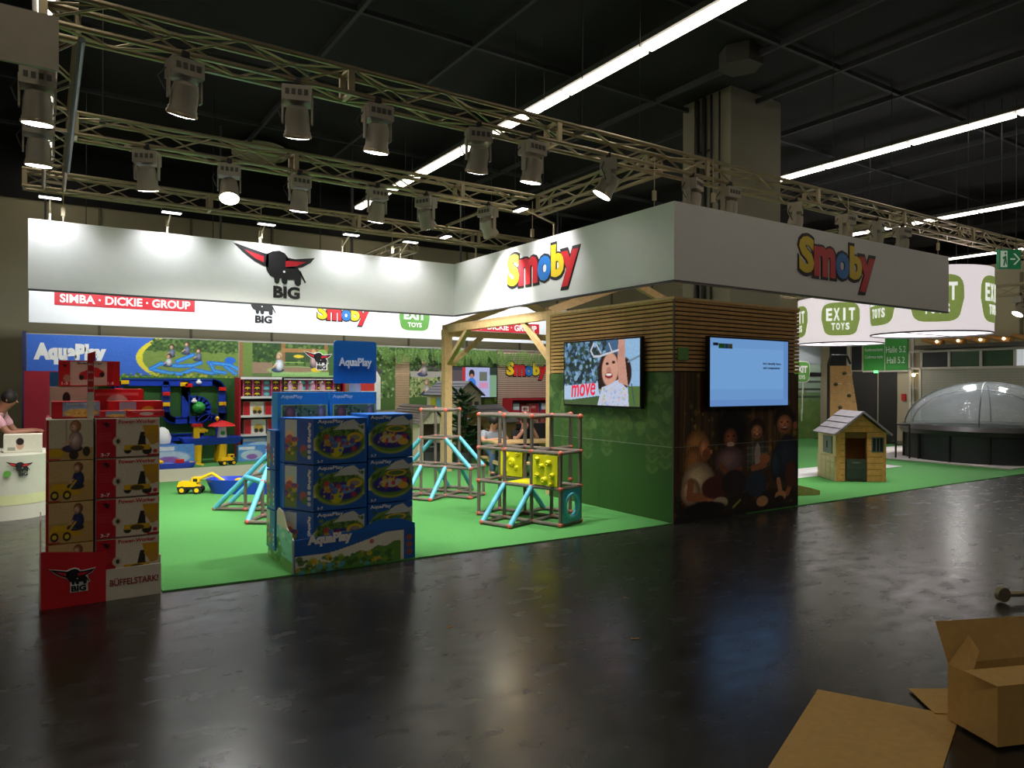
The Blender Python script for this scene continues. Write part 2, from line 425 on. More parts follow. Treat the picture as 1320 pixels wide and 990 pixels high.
for t_, a, b in ((fb, (-.19, YB-.01, ZB0-.02), (6.2, YB+.06, ZB0)), (fl_, (XB-.01, YF, ZB0-.02), (XB+.06, YB, ZB0)), (fr, (XB+.05, YF-.01, ZB0-.02), (12.72, YF+.06, ZB0))):
    p0 = loc_in(t_, a); p1 = loc_in(t_, b)
    MB().box(p0.x, p1.x, p0.y, p1.y, p0.z, p1.z).build('bottom_rail', M_edge, t_)
# suspension wires with shackles
for t_, pts in ((fb, [(0.2, YB+.02), (2.8, YB+.02), (5.0, YB+.02)]), (fl_, [(XB+.02, 6.3), (XB+.02, 8.9)]), (fr, [(6.9, YF+.02), (9.8, YF+.02), (12.4, YF+.02)])):
    for x, y in pts:
        p = loc_in(t_, (x, y, ZB1))
        MB().tube(p, p+Vector((0, 0, .62)), .006, 6).build('wire', M_truss, t_)
        MB().cbox(p+Vector((0, 0, .14)), .05, .03, .12).build('shackle', M_truss, t_)
# neighbour's grey fascia at the top left
t = thing('neighbour_fascia', 'plain grey panel of the neighbouring stand at top left', 'panel', (-1.0, 6.3, 3.98))
MB().box(-1.4, 1.08, 0, .04, 0, .40).build('panel', mat('grey_fascia', S(178, 170, 150), .6), t)
MB().bar((.5, .02, .4), (.5, .02, .75), .03, .03).build('hanger', M_truss, t)

# ================================================================ stand back wall
M_grey = mat('grey_wall_board', S(150, 148, 140), .7)
struct('wall_stand', MB().box(-.3, 12.9, 16.5, 16.6, 0, 2.6), M_grey, 'back wall of the toy stand')
struct('trim_blue', MB().box(-.36, -.3, 16.3, 16.62, 0, 2.62), mat('navy_edge', S(40, 46, 90), .6), 'dark blue end post of the stand wall')
# lit banner above the wall
t = thing('lit_banner', 'white banner above the back wall with logos and a red nameplate', 'banner', (6.2, 16.4, 2.80))
M_ban = mat('lit_white_fabric', S(238, 240, 244), .6, var=.01)
MB().box(-6.46, 6.5, 0, .05, 0, 1.0).build('panel', M_ban, t)
for x in (-6.2, -3, 0, 3, 6.2): MB().box(x-.02, x+.02, .05, .09, 0, 4.48).build('support_post', M_edge, t)
for x0, x1, z in ((.15, 2.67, .36), (9.1, 11.70, .27)):
    MB().box(x0-6.2, x1-6.2, -.012, 0, z, z+.27).build('nameplate', M_red, t)
    letters('SIMBA · DICKIE · GROUP', M_white, t, ((x0+x1)/2-6.2, -.012, z+.135), (1, 0, 0), (0, 0, 1), W=(x1-x0)*.93, H=.17, bold=.03)
emblem(t, (3.40-6.2, -.001, .17), (1, 0, 0), (0, 0, 1), 1.1)
colour_word(t, (5.32-6.2, -.001, .24), (1, 0, 0), (0, 0, 1), 1.28)
M_exit = mat('leaf_green_print', S(96, 158, 66), .5)
M_exitp = mat('pale_green_print', S(150, 176, 96), .5)
def exit_badge(parent, o, u, v, W, m=M_exit, second=True):
    u = Vector(u); v = Vector(v); n = u.cross(v); pts = []
    for k in range(28):
        a = 2*math.pi*k/28; cx = math.copysign(abs(math.cos(a))**.45, math.cos(a)); cy = math.copysign(abs(math.sin(a))**.45, math.sin(a))
        pts.append((cx*W/2*(1-.06*(cy < 0)), cy*W*.36))
    c = Vector(o)
    link('badge_rim', MB().prism([(x*1.06, y*1.08) for x, y in pts], 0, .004).mesh('badge_rim', M_white), parent, frame_mx(c, u, v))
    link('badge', MB().prism(pts, 0, .008).mesh('badge', m), parent, frame_mx(c, u, v))
    letters('EXIT', M_white, parent, c+v*W*.09, u, v, W=W*.72, H=W*.25, bold=.05, lift=.008)
    if second: letters('TOYS', M_white, parent, c-v*W*.19, u, v, W=W*.46, H=W*.14, bold=.03, lift=.008)
exit_badge(t, (7.83-6.2, -.001, .50), (1, 0, 0), (0, 0, 1), .84)

# ---- mural prints on the back wall
GR = [(70, 104, 46), (96, 128, 60), (52, 82, 38), (120, 146, 80), (40, 66, 34)]
def mural(label, cv, x0, x1, z0, z1, y=16.488):
    t = thing('wall_mural', label, 'mural', ((x0+x1)/2, y, z0))
    MB().box((x0-x1)/2, (x1-x0)/2, .002, .012, 0, z1-z0).build('board', M_white, t)
    picture('print', cv, t, ((x0-x1)/2, 0, 0), (1, 0, 0), (0, 0, 1), x1-x0, z1-z0)
    return t
# 1: blue panel + garden waterway
cv = Canvas(250, 90, (62, 110, 205)); cv.asp = 4.72
m = cv.X > .5-.02+.10*((cv.Y-.5)**2)*4
cv.put(m, (226, 214, 60)); m2 = cv.X > .51+.10*((cv.Y-.5)**2)*4
cv.put(m2, (122, 146, 70)); 
cv.put(m2 & (cv.Y > .68), (70, 98, 50)); 
for _ in range(240):
    x = .55+.45*rng.random(); y = .66+.34*rng.random(); cv.ell(x, y, .008, .03, GR[rng.integers(5)], t=.8)
for _ in range(160): cv.ell(.55+.45*rng.random(), .1+.55*rng.random(), .01, .02, [(140, 160, 80), (110, 136, 62)][rng.integers(2)], t=.5)
W1 = (44, 110, 214); W2 = (70, 160, 232)
for pts in ([(.55, .22), (.64, .12), (.70, .10), (.76, .22), (.84, .14), (.88, .12)], [(.55, .22), (.60, .36), (.68, .30), (.76, .32), (.80, .40)], [(.68, .42), (.76, .60)], [(.84, .40), (.95, .36), (.995, .25)], [(.85, .38), (.87, .18), (.93, .14)], [(.93, .30), (.99, .10)]):
    cv.line(pts, .10, W1); cv.line(pts, .05, W2)
cv.ell(.955, .47, .03, .09, W1)
for x, y in ((.655, .52), (.73, .60), (.64, .28), (.79, .44)): cv.kid(x, y, .34, top=[(200, 206, 214), (110, 120, 150)][rng.integers(2)])
cv.rect(0, 0, 1, .045, (90, 130, 50)); cv.speck(200, [(110, 150, 50), (200, 190, 70), (70, 110, 40)], .03, 0, 0, 1, .1)
cv.grain(.12)
t = mural('blue mural with white lettering and a garden waterway photo', cv, -.29, 3.58, 1.76, 2.58)
letters('AquaPlay', M_white, t, (-1.22, 0, .45), (1, 0, 0), (0, 0, 1), W=1.22, H=.42, bold=.075)
# 2: grass wall
M_grass = mat('artificial_grass_wall', S(52, 98, 44), .95, var=.3, scale=70, bump=1.0)
t = thing('grass_wall', 'dark artificial grass panel behind the blue water track', 'panel', (1.7, 16.47, 0))
MB().box(-1.99, 1.86, 0, .03, 0, 1.76).build('grass_panel', M_grass, t)
# 3: sandbox photo
cv = Canvas(190, 76, (96, 120, 66)); cv.asp = 3.16; cv.rect(0, .45, 1, 1, (56, 84, 48)); cv.speck(260, GR, .05, 0, .35, 1, 1)
cv.rect(0, 0, .12, 1, (112, 138, 70)); cv.rect(.12, .1, .3, .42, (150, 126, 104))
for x in (.0, .385, .80): cv.rect(x, 0, x+.035, 1, (150, 110, 70))
cv.rect(.385, .74, .83, .86, (168, 126, 80)); cv.rect(.42, .5, .80, .74, (64, 86, 60)); cv.rect(.3, .0, .98, .16, (140, 184, 110))
cv.ell(.52, .2, .26, .12, (150, 190, 120)); cv.ell(.52, .22, .22, .08, (150, 126, 100)); cv.rect(.36, .42, .60, .45, (150, 190, 100)); cv.ell(.78, .74, .05, .1, (130, 190, 90))
cv.kid(.37, .14, .60, hair=(214, 190, 150), top=(214, 222, 232)); cv.kid(.70, .26, .62, hair=(200, 150, 100), top=(180, 150, 150), flip=-1)
cv.ell(.72, .22, .05, .07, (226, 196, 40)); cv.ell(.55, .62, .05, .05, (230, 206, 60)); cv.rect(.85, .05, 1, 1, (70, 104, 56)); cv.rect(.93, .0, .985, 1, (84, 150, 70)); cv.grain(.14)
t = mural('mural photo of children playing at a garden sandpit', cv, 3.60, 6.0, 1.80, 2.56)
emblem(t, (.24, -.001, .16), (1, 0, 0), (0, 0, 1), .66, outline=True)
# 4: jungle / house mural to the right
cv = Canvas(260, 160, (80, 110, 58)); cv.asp = 1.77; cv.speck(700, GR+[(150, 170, 110), (190, 200, 150)], .022, 0, .2, 1, 1)
cv.poly([(0, .0), (0, .80), (.14, .88), (.30, .62), (.34, .5), (.34, 0)], (226, 224, 214)); cv.poly([(.10, .92), (.16, .92), (.36, .60), (.33, .56)], (80, 76, 74)); cv.rect(.0, .80, .12, .88, (200, 60, 56))
cv.rect(.06, .56, .20, .72, (206, 200, 60)); cv.rect(.10, .56, .14, .72, (120, 130, 150)); cv.rect(.12, .30, .28, .48, (200, 60, 56)); cv.ell(.05, .35, .06, .1, (140, 110, 90))
cv.rect(.48, .0, .62, .88, (190, 160, 126))
for k in range(40): cv.rect(.48, k*.022, .62, k*.022+.006, (120, 94, 76))
cv.rect(.63, .55, 1, .88, (56, 62, 52)); cv.speck(180, GR, .02, .63, .62, 1, .9); cv.rect(.63, .52, 1, .62, (176, 168, 160)); cv.kid(.77, .54, .30, hair=(220, 200, 170), top=(170, 160, 160))
cv.line([(.80, .70), (1, .62)], .03, (96, 84, 90)); cv.rect(.63, .2, 1, .52, (170, 176, 120)); cv.speck(160, GR+[(200, 200, 140)], .022, .63, .2, 1, .52); cv.kid(.80, .22, .28, hair=(170, 150, 130), top=(190, 180, 176))
cv.rect(0, .90, 1, 1, (60, 90, 46)); cv.speck(160, GR+[(140, 170, 100)], .03, 0, .84, 1, 1, stretch=.5); cv.grain(.14)
mural('mural of a white playhouse and children among hanging leaves', cv, 6.02, 8.78, 1.0, 2.56)
cv = Canvas(90, 90, (70, 100, 54)); cv.speck(300, GR+[(150, 170, 90)], .07); cv.rect(0, .6, .2, .8, (150, 166, 60)); cv.grain(.2)
mural('leafy green mural strip behind the wall screen', cv, 8.80, 10.36, 1.0, 2.56)
# 5: slatted right section with colourful word
t = thing('slatted_wall_panel', 'pinkish slatted wall panel with colourful word near the tower', 'panel', (11.6, 16.46, 0))
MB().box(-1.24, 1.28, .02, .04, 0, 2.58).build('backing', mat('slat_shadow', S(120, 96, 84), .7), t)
me = MB().box(-1.24, 1.28, -.012, .02, 0, .030).mesh('slat', mat('pink_beige_slat', S(206, 180, 160), .6))
for k in range(46): link('slat', me, t, Matrix.Translation((0, 0, .12+k*.0525)))
colour_word(t, (-.98, -.014, 1.76), (1, 0, 0), (0, 0, 1), 1.40)
# garland of hanging leaves along the top
M_leaf = mat('palm_leaf', S(110, 146, 70), .6, var=.25, scale=3)
t = thing('leaf_garland', 'hanging fern garland along the top of the right wall', 'garland', (9.4, 16.42, 2.6))
def leaf(mb, base, d, L, w, n=(0, -1, 0)):
    base = Vector(base); d = Vector(d).normalized(); a = d.cross(Vector(n)).normalized(); b = a.cross(d)
    pts = [base, base+d*L*.35+a*w/2+b*.01, base+d*L*.7+a*w*.35, base+d*L, base+d*L*.7-a*w*.35, base+d*L*.35-a*w/2+b*.01]
    mb.add(pts, [(0, 1, 2, 3), (0, 3, 4, 5)])
for k in range(60):
    mb = MB(); x = -3.0+6.1*k/60+random.uniform(-.05, .05); z = random.uniform(-.12, .02); dx = random.uniform(-.5, .5)
    for j in range(7):
        q = Vector((x+dx*.05*j, -.02-.004*j, z-.05*j))
        for s in (-1, 1): leaf(mb, q, (s*.8+dx, -.15, -.7), .13-.008*j, .03)
    mb.build('fern_leaf', M_leaf, t)
# wall screen
def television(label, o, u, W, H, cv, tilt=0.0):
    """o = lower left corner of the frame on the wall, u = direction of the lower edge"""
    u = Vector(u).normalized(); n = u.cross(Vector((0, 0, 1)))
    c = Vector(o)+u*W/2
    t = thing('television', label, 'television', c, math.atan2(u.y, u.x))
    MB().box(-W/2, W/2, -.055, 0, 0, H).build('frame', M_tv, t)
    MB().box(-.2, .2, 0, .04, H*.3, H*.7).build('wall_bracket', M_dark, t)
    picture('screen', cv, t, (-W/2+.02, -.057, .025), (1, 0, 0), (0, 0, 1), W-.04, H-.045, M_screen)
    return t
cv = Canvas(120, 66, (56, 58, 66)); cv.rect(.0, .3, .28, .9, (90, 80, 84)); cv.rect(.25, .2, .32, 1, (190, 50, 60)); cv.rect(.32, .0, .84, 1, (176, 184, 226)); cv.rect(.62, .55, .78, .85, (110, 116, 100))
cv.ell(.45, .78, .06, .14, (40, 28, 26)); cv.ell(.45, .68, .04, .1, (190, 130, 110)); cv.ell(.45, .45, .09, .2, (60, 130, 226)); cv.rect(.62, .3, .8, .5, (216, 150, 190)); cv.rect(.84, 0, 1, .75, (130, 168, 136)); cv.rect(.84, .75, 1, 1, (40, 56, 44)); cv.grain(.1)
television('wall screen showing a child in blue, mounted on the leafy mural', (8.84, 16.44, 1.27), (1, 0, 0), 1.46, .84, cv)
# ================================================================ trusses
TZ0, TZ1 = 4.44, 4.68
_tm = {}
def truss(label, axis, c0, a0, a1, z0=TZ0, bay=.5, s=.24):
    """box truss along axis 'X' or 'Y'; c0 = near cross coordinate, a0..a1 the run"""
    L = a1-a0
    loc = (a0, c0, z0) if axis == 'X' else (c0+s, a0, z0)
    t = thing('lighting_truss', label, 'truss', loc, 0 if axis == 'X' else math.radians(90), group='lighting trusses')
    for y in (0, s):
        for z in (0, s): MB().tube((0, y, z), (L, y, z), .025, 10).build('chord', M_truss, t, True)
    def piece(key, p, q, r, mx):
        k = (key, round(r, 3))
        if k not in _tm: _tm[k] = MB().tube(p, q, r, 6).mesh('brace', M_truss, True)
        link('brace', _tm[k], t, mx)
    n = int(L/bay)
    for i in range(n):
        T = Matrix.Translation
        up = i % 2 == 0
        x = i*bay
        b = bay
        if up:
            piece('fu%.2f' % b, (0, 0, 0), (b, 0, s), .011, T((x, 0, 0))); piece('fd%.2f' % b, (0, 0, s), (b, 0, 0), .011, T((x, s, 0)))
            piece('bu%.2f' % b, (0, 0, 0), (b, s, 0), .011, T((x, 0, 0))); piece('bd%.2f' % b, (0, s, 0), (b, 0, 0), .011, T((x, 0, s)))
        else:
            piece('fd%.2f' % b, (0, 0, s), (b, 0, 0), .011, T((x, 0, 0))); piece('fu%.2f' % b, (0, 0, 0), (b, 0, s), .011, T((x, s, 0)))
            piece('bd%.2f' % b, (0, s, 0), (b, 0, 0), .011, T((x, 0, 0))); piece('bu%.2f' % b, (0, 0, 0), (b, s, 0), .011, T((x, 0, s)))
    nh = max(2, int(L/5)+1)
    for i in range(nh):
        x = .3+(L-.6)*i/(nh-1); MB().tube((x, s/2, s), (x, s/2, 7.3-z0), .006, 6).build('hanger_wire', M_dark, t); MB().box(x-.03, x+.03, 0, s, s, s+.03).build('hanger_clamp', M_dark, t)
    k = 0.0
    while k <= L+.01:
        x = min(max(k, .03), L-.03)
        for y in (0, s):
            if ('fr', 1) not in _tm: _tm[('fr', 1)] = MB().box(-.03, .03, -.02, .02, 0, s).mesh('end_plate', M_truss)
            link('end_plate', _tm[('fr', 1)], t, Matrix.Translation((x, y, 0)))
        if ('fz', 1) not in _tm: _tm[('fz', 1)] = MB().box(-.02, .02, 0, s, -.015, .015).mesh('end_plate', M_truss)
        for z in (0, s): link('end_plate', _tm[('fz', 1)], t, Matrix.Translation((x, 0, z)))
        k += 2.5
    return t
truss('front lighting truss running the full width above the aisle edge', 'X', 6.55, -.05, 21.1)
truss('second lighting truss, behind the front one, ending at the cross truss', 'X', 9.35, .25, 6.58)
truss('third lighting truss above the black emblem banner', 'X', 12.2, -.28, 14.2)
truss('side truss at far left seen almost end on', 'Y', -.02, 6.8, 12.2)
truss('short cross truss linking front and second truss above the corner', 'Y', 6.6, 6.79, 9.6)
truss('stub of truss running back from the third truss', 'Y', 5.75, 12.44, 16.0, 4.2)
truss('cross truss behind the right end of the aisle banner', 'Y', 12.9, 6.79, 12.2)
truss('low truss beside the green exit sign at far right', 'Y', 19.0, 6.9, 10.4, 3.8)
truss('rear right truss running behind the concrete column', 'X', 13.3, 14.3, 21.1, 4.3)
# bare tubes clamped to the trusses
tag(MB().tube((.24, 6.7, 4.42), (.24, 11.0, 4.42), .028).build('clamped_tube', mat('blue_grey_tube', S(110, 118, 128), .4, .4), None, True), 'blue-grey tube clamped along the left side truss', 'tube')
tag(MB().tube((6.5, 12.2, 4.72), (6.5, 9.6, 4.72), .03).build('clamped_tube', M_truss, None, True), 'bare pole between second and third truss', 'tube')

# ================================================================ stage lamps
def lamp_proto(open_=True):
    r = thing('stage_lamp', 'lamp', 'stage lamp')
    MB().tube((0, 0, .0), (0, 0, -.06), .02, 8).box(-.03, .03, -.03, .03, -.02, .03).build('clamp', M_dark, r)
    MB().box(-.13, .13, -.10, .10, -.20, -.06).build('ballast_box', M_lampgrey, r)
    for k in range(4): MB().box(-.10+k*.055, -.065+k*.055, -.106, -.10, -.15, -.10).build('vent_slot', mat('slot_grey', S(74, 72, 66), .6), r)
    for s in (-1, 1): MB().box(s*.13-.008, s*.13+.008, -.03, .03, -.38, -.10).build('yoke_arm', M_lampgrey, r)
    head = MB().lathe([(.05, .12), (.095, .10), (.11, .02), (.11, -.10), (.118, -.11), (.118, -.15)], 16).build('lamp_head', M_lampgrey, r, True)
    MB().lathe([(.119, -.13), (.126, -.14), (.126, -.16), (.112, -.16)], 16, close=False).build('front_ring', M_truss, head, True)
    MB().lathe([(.002, -.14), (.114, -.15), (.114, -.163), (.06, -.172), (.002, -.175)], 16).build('lens', M_lens, head)
    pw = MB().path([(-.12, .05, -.1), (-.19, .08, -.2), (-.15, .03, -.32), (-.06, .05, -.3)], .006, 6); pw.build('cable', M_dark, r)
    return r, head
PROTO, PHEAD = lamp_proto()
LAMPS = [ # x, y, z, yaw, tilt, watt, label
 (1.00, 6.67, 4.42, 10, 26, 1.0, 'large stage lamp under the front truss, leftmost, tilted towards the stand'),
 (1.97, 6.67, 4.42, -20, 24, 1.0, 'second stage lamp from the left on the front truss, beside the ceiling disc'),
 (2.77, 6.67, 4.42, 0, 14, 1.0, 'third stage lamp from the left on the front truss, hanging straight'),
 (3.94, 6.67, 4.42, -15, 26, 1.0, 'stage lamp in front of the bright ceiling strip'),
 (4.66, 6.67, 4.42, 5, 12, 1.0, 'stage lamp with square ballast left of the corner cross truss'),
 (5.80, 6.67, 4.42, 50, 30, 1.0, 'stage lamp hanging at the corner of front and cross truss'),
 (7.30, 6.67, 4.42, 20, 14, .6, 'pale stage lamp just behind the banner corner'),
 (8.04, 6.67, 4.42, 0, 10, .6, 'stage lamp in front of the concrete column above the aisle banner'),
 (9.55, 6.67, 4.42, 30, 10, .6, 'stage lamp right of the column above the aisle banner'),
 (10.88, 6.67, 4.42, 0, 10, .8, 'stage lamp above the last letter of the aisle banner'),
 (11.79, 6.67, 4.42, 20, 10, .8, 'second last stage lamp above the aisle banner end'),
 (12.60, 6.67, 4.42, 0, 10, .8, 'last stage lamp above the right end of the aisle banner'),
 (1.01, 9.47, 4.42, -25, 18, .7, 'leftmost stage lamp on the second truss, beam visible'),
 (1.94, 9.47, 4.42, -10, -26, .8, 'brightest stage lamp on the second truss facing the aisle'),
 (2.83, 9.47, 4.42, 0, 14, 1.0, 'third stage lamp from the left on the second truss'),
 (3.93, 9.47, 4.42, 0, 18, 1.0, 'stage lamp on the second truss crossing the ceiling strip'),
 (4.70, 9.47, 4.42, -60, 30, 1.2, 'stage lamp with a round chrome head turned sideways on the second truss'),
 (5.77, 9.47, 4.42, -70, 34, 1.0, 'chrome-faced stage lamp nearest the corner on the second truss'),
 (-.06, 7.3, 4.36, 0, 8, .3, 'upper lit stage lamp at far left under the grey panel'),
 (-.06, 8.7, 4.36, 0, 8, .3, 'lower lit stage lamp at far left below the other'),
 (19.0, 8.6, 3.79, 100, 34, 1.8, 'bright stage lamp above the right white drum lampshade'),
 (19.0, 7.3, 3.79, 60, 34, 1.0, 'bright stage lamp below the green exit sign'),
]
first = True
for (x, y, z, yaw, tilt, w, lab) in LAMPS:
    if first: r = PROTO; first = False
    else: r = copy_tree(PROTO)
    x, y = (x*6.55/6.67, 6.55) if y == 6.67 else ((x*9.35/9.47, 9.35) if y == 9.47 else (x, y)); r.location = (x, y, z); r.rotation_euler = (0, 0, math.radians(yaw)); r['label'] = lab; r['group'] = 'stage lamps on the trusses'
    for ch in r.children:
        if ch.name.split('.')[0] == 'lamp_head':
            ch.matrix_local = Matrix.Translation((0, 0, -.34)) @ Matrix.Rotation(math.radians(tilt), 4, 'X')
            break
    d = Matrix.Rotation(math.radians(tilt), 3, 'X') @ Vector((0, 0, -1))
    spot(r, Vector((0, 0, -.34))+d*.24, Vector((0, 0, -.34))+d*3, SPOT_W*w, 92, .7)
# small wash floods on arms that light the emblem banner
FL = [(.05, 'wash light on an arm at the left end of the emblem banner'), (1.48, 'flat wash light above the blank part of the emblem banner'), (2.78, 'flat wash light right above the horned emblem'),
      (4.11, 'small wash light right of the horned emblem'), (5.15, 'wash light near the inner corner of the banners')]
for x, lab in FL:
    t = thing('wash_light', lab, 'wash light', (x, 10.95, 4.02), group='wash lights above the emblem banner')
    MB().box(-.13, .13, -.05, .07, .02, .06).build('housing', M_dark, t)
    MB().box(-.12, .12, -.04, .06, .012, .02).build('lens', M_lensdim, t)
    MB().bar((0, .02, .06), (0, .42, -.1), .02, .02).build('arm', M_truss, t); MB().bar((0, .42, -.1), (0, .42, -.22), .02, .02).build('arm', M_truss, t)
    MB().tube((0, .42, -.1), (0, .42, .0), .022).build('clamp', M_truss, t)
    spot(t, (0, 0, 0), (0, .42, -.62), 40, 125, .8, (.93, .96, 1), .05)
for y, lab in ((10.6, 'wash light by the inner corner lighting the side banner'), (8.35, 'wash light over the word on the side banner')):
    t = thing('wash_light', lab, 'wash light', (5.62, y, 4.1), group='wash lights above the emblem banner')
    MB().box(-.05, .07, -.13, .13, .02, .06).build('housing', M_dark, t)
    MB().box(-.04, .06, -.12, .12, .012, .02).build('lens', M_lensdim, t)
    MB().bar((0, 0, .06), (.60, 0, -.1), .02, .02).build('arm', M_truss, t); MB().bar((.60, 0, -.09), (.60, 0, -.29), .02, .02).build('arm', M_truss, t)
    spot(t, (0, 0, 0), (.58, 0, -.55), 75 if y < 9 else 22, 95, .7, (1, .96, 1), .05)
# added floods, made up to brighten the rear banner and wall
for k, x in enumerate((.6, 2.7, 4.8, 6.9, 9.0, 11.1)):
    t = thing('rear_fill_lamp', 'added flood lamp brightening the mural wall, number %s from the left' % ['one', 'two', 'three', 'four', 'five', 'six'][k], 'floodlight', (x, 14.6, 4.32), group='added floodlights in front of the back wall')
    MB().tube((0, 0, 0), (0, 0, .12), .02).build('clamp', M_dark, t)
    MB().box(-.12, .12, -.06, .06, -.14, 0).build('housing', M_dark, t)
    MB().box(-.11, .11, .06, .066, -.13, -.02).build('lens', M_lensdim, t)
    MB().bar((0, 0, .12), (0, 0, 2.975), .012, .012).build('suspension_rod', M_dark, t)
    spot(t, (0, .1, -.08), (0, 1.9, -2.2), 205, 135, .8, (.96, .98, 1), .08)

# ================================================================ corner tower
TX0, TX1, TY0, TY1, TH = 6.2, 8.58, 5.95, 8.40, 2.68
t = thing('corner_tower', 'square stand tower with timber slats above printed panels', 'tower', (TX0, TY0, 0))
w, l = TX1-TX0, TY1-TY0
MB().box(.03, w-.03, .03, l-.03, 0, TH-.02).build('core', mat('tower_core', S(58, 46, 34), .8), t)
NS = 17; z0 = 1.81; ph = (TH-z0)/NS
mf = MB().box(-.015, w+.015, -.014, .03, 0, ph*.70).mesh('slat', M_woodd); ml = MB().box(-.014, .03, .03, l-.03, 0, ph*.70).mesh('slat', M_woodd)
mr = MB().box(w-.03, w+.05, .03, l-.03, 0, ph*.70).mesh('slat', M_woodd)
for k in range(NS):
    T = Matrix.Translation((0, 0, z0+k*ph+.004))
    link('slat', mf, t, T); link('slat', ml, t, T); link('slat', mr, t, T)
MB().box(-.02, w+.02, -.02, .06, TH-.02, TH+.01).box(-.02, .06, .06, l, TH-.02, TH+.01).build('top_rail', M_wood, t)
MB().box(-.018, .0, -.018, .0, 0, TH-.02).build('corner_strip', mat('corner_alu', S(96, 92, 80), .4, .5), t)
# left face: green print with leaves at the top
cv = Canvas(200, 150, (58, 92, 42))
cv.put(cv.Y < .5, (52, 86, 36)); cv.put(cv.Y > .62, (62, 92, 46))
for _ in range(170):
    x = rng.random(); y = .60+.4*rng.random(); cv.ell(x, y, .022, .05, [(70, 104, 50), (92, 120, 62), (50, 78, 40), (110, 134, 76)][rng.integers(4)], rng.random()*3, .7)
for x, y0_ in ((.16, .42), (.36, .36), (.52, .40), (.64, .5), (.86, .32), (.95, .36), (.3, .5)):
    for k in range(8):
        yy = y0_+k*.035
        for s_ in (-1, 1): cv.ell(x+s_*.022, yy+.02, .030, .013, [(84, 108, 56), (68, 96, 46)][k % 2], s_*.7, .8)
cv.grain(.08)
MB().box(-.012, .03, .0, l, 0, 1.80).build('panel', mat('tower_board', S(48, 76, 34), .5), t)
picture('printed_panel', cv, t, (-.0135, l, .0), (0, -1, 0), (0, 0, 1), l, 1.80)
MB().box(-.016, -.012, 0, l, .905, .911).build('panel_joint', mat('joint_grey', S(150, 150, 140), .5), t)
# front face: four children crouching on a forest floor
cv = Canvas(230, 178, (74, 50, 30)); cv.Y = cv.Y/.765; cv.asp = 230/(178*.765)
cv.put(cv.Y > .45, (70, 48, 28)); cv.put(cv.Y < .2, (38, 26, 18))
for _ in range(60):
    x = rng.random(); cv.line([(x, .45), (x+.02*rng.random(), 1.31)], .008+.02*rng.random(), [(104, 74, 40), (40, 26, 16), (140, 104, 56), (74, 76, 36)][rng.integers(4)], .6)
cv.speck(60, [(190, 146, 66), (150, 110, 50), (90, 100, 44)], .022, .05, .45, 1, 1.3, .6)
cv.speck(90, [(86, 56, 30), (120, 80, 44), (50, 60, 30), (30, 20, 14)], .025, 0, 0, 1, .35, .6)
SK = (168, 104, 66)
def face(x, y, r, skin, hair, hy=.50):
    cv.ell(x, y+r*hy, r*1.08, r*1.45, hair); cv.orb(x, y-r*.1, r*.80, r*1.10, skin); cv.ell(x-r*.3, y+r*.2, r*.12, r*.08, (40, 24, 18)); cv.ell(x+r*.3, y+r*.2, r*.12, r*.08, (40, 24, 18))
    cv.ell(x, y-r*.1, r*.1, r*.22, tuple(c*.85 for c in skin)); cv.ell(x, y-r*.5, r*.4, r*.2, (90, 30, 26)); cv.ell(x, y-r*.42, r*.3, r*.08, (226, 200, 180))
# girl at left, profile
cv.orb(.17, .63, .09, .17, (168, 116, 60)); cv.orb(.15, .50, .08, .16, (150, 100, 52)); [cv.line([(.10+.016*k, .72), (.08+.018*k, .42)], .006, (206, 156, 90), .5) for k in range(6)]; cv.orb(.22, .62, .045, .11, (196, 124, 78)); cv.ell(.25, .645, .008, .008, (40, 24, 18)); cv.ell(.268, .60, .012, .02, (196, 124, 78)); cv.ell(.235, .58, .03, .05, (150, 84, 56))
cv.orb(.18, .34, .12, .17, (206, 176, 140)); cv.orb(.12, .26, .07, .12, (196, 160, 126)); cv.line([(.12, .34), (.11, .22), (.26, .20)], .075, SK); cv.ell(.27, .21, .035, .05, (190, 124, 82)); cv.ell(.30, .28, .10, .10, (86, 40, 34)); cv.ell(.34, .14, .06, .05, (190, 170, 140)); cv.ell(.22, .10, .16, .06, (26, 20, 22))
# second child, curly hair
cv.ell(.43, .78, .13, .19, (22, 14, 12), soft=.4); cv.orb(.42, .70, .055, .10, (140, 80, 54)); cv.ell(.40, .73, .008, .008, (20, 12, 10)); cv.ell(.445, .73, .008, .008, (20, 12, 10)); cv.ell(.42, .655, .03, .02, (220, 190, 170)); cv.orb(.42, .50, .12, .13, (120, 92, 92)); cv.line([(.34, .48), (.40, .38), (.5, .42)], .05, (130, 78, 52)); cv.ell(.45, .30, .10, .12, (48, 36, 40))
# third child, checked shirt
face(.635, .76, .062, (196, 132, 88), (44, 26, 16)); cv.orb(.64, .52, .10, .15, (84, 82, 74)); 
for k in range(5): cv.line([(.56+k*.04, .40), (.56+k*.04, .64)], .01, (150, 140, 120), .6)
for k in range(4): cv.line([(.55, .43+k*.06), (.74, .43+k*.06)], .01, (140, 130, 110), .6)
cv.ell(.64, .53, .025, .12, (176, 160, 150)); cv.line([(.60, .42), (.70, .44)], .06, SK); cv.ell(.70, .50, .045, .05, (180, 112, 72)); cv.ell(.63, .27, .09, .12, (46, 56, 74))
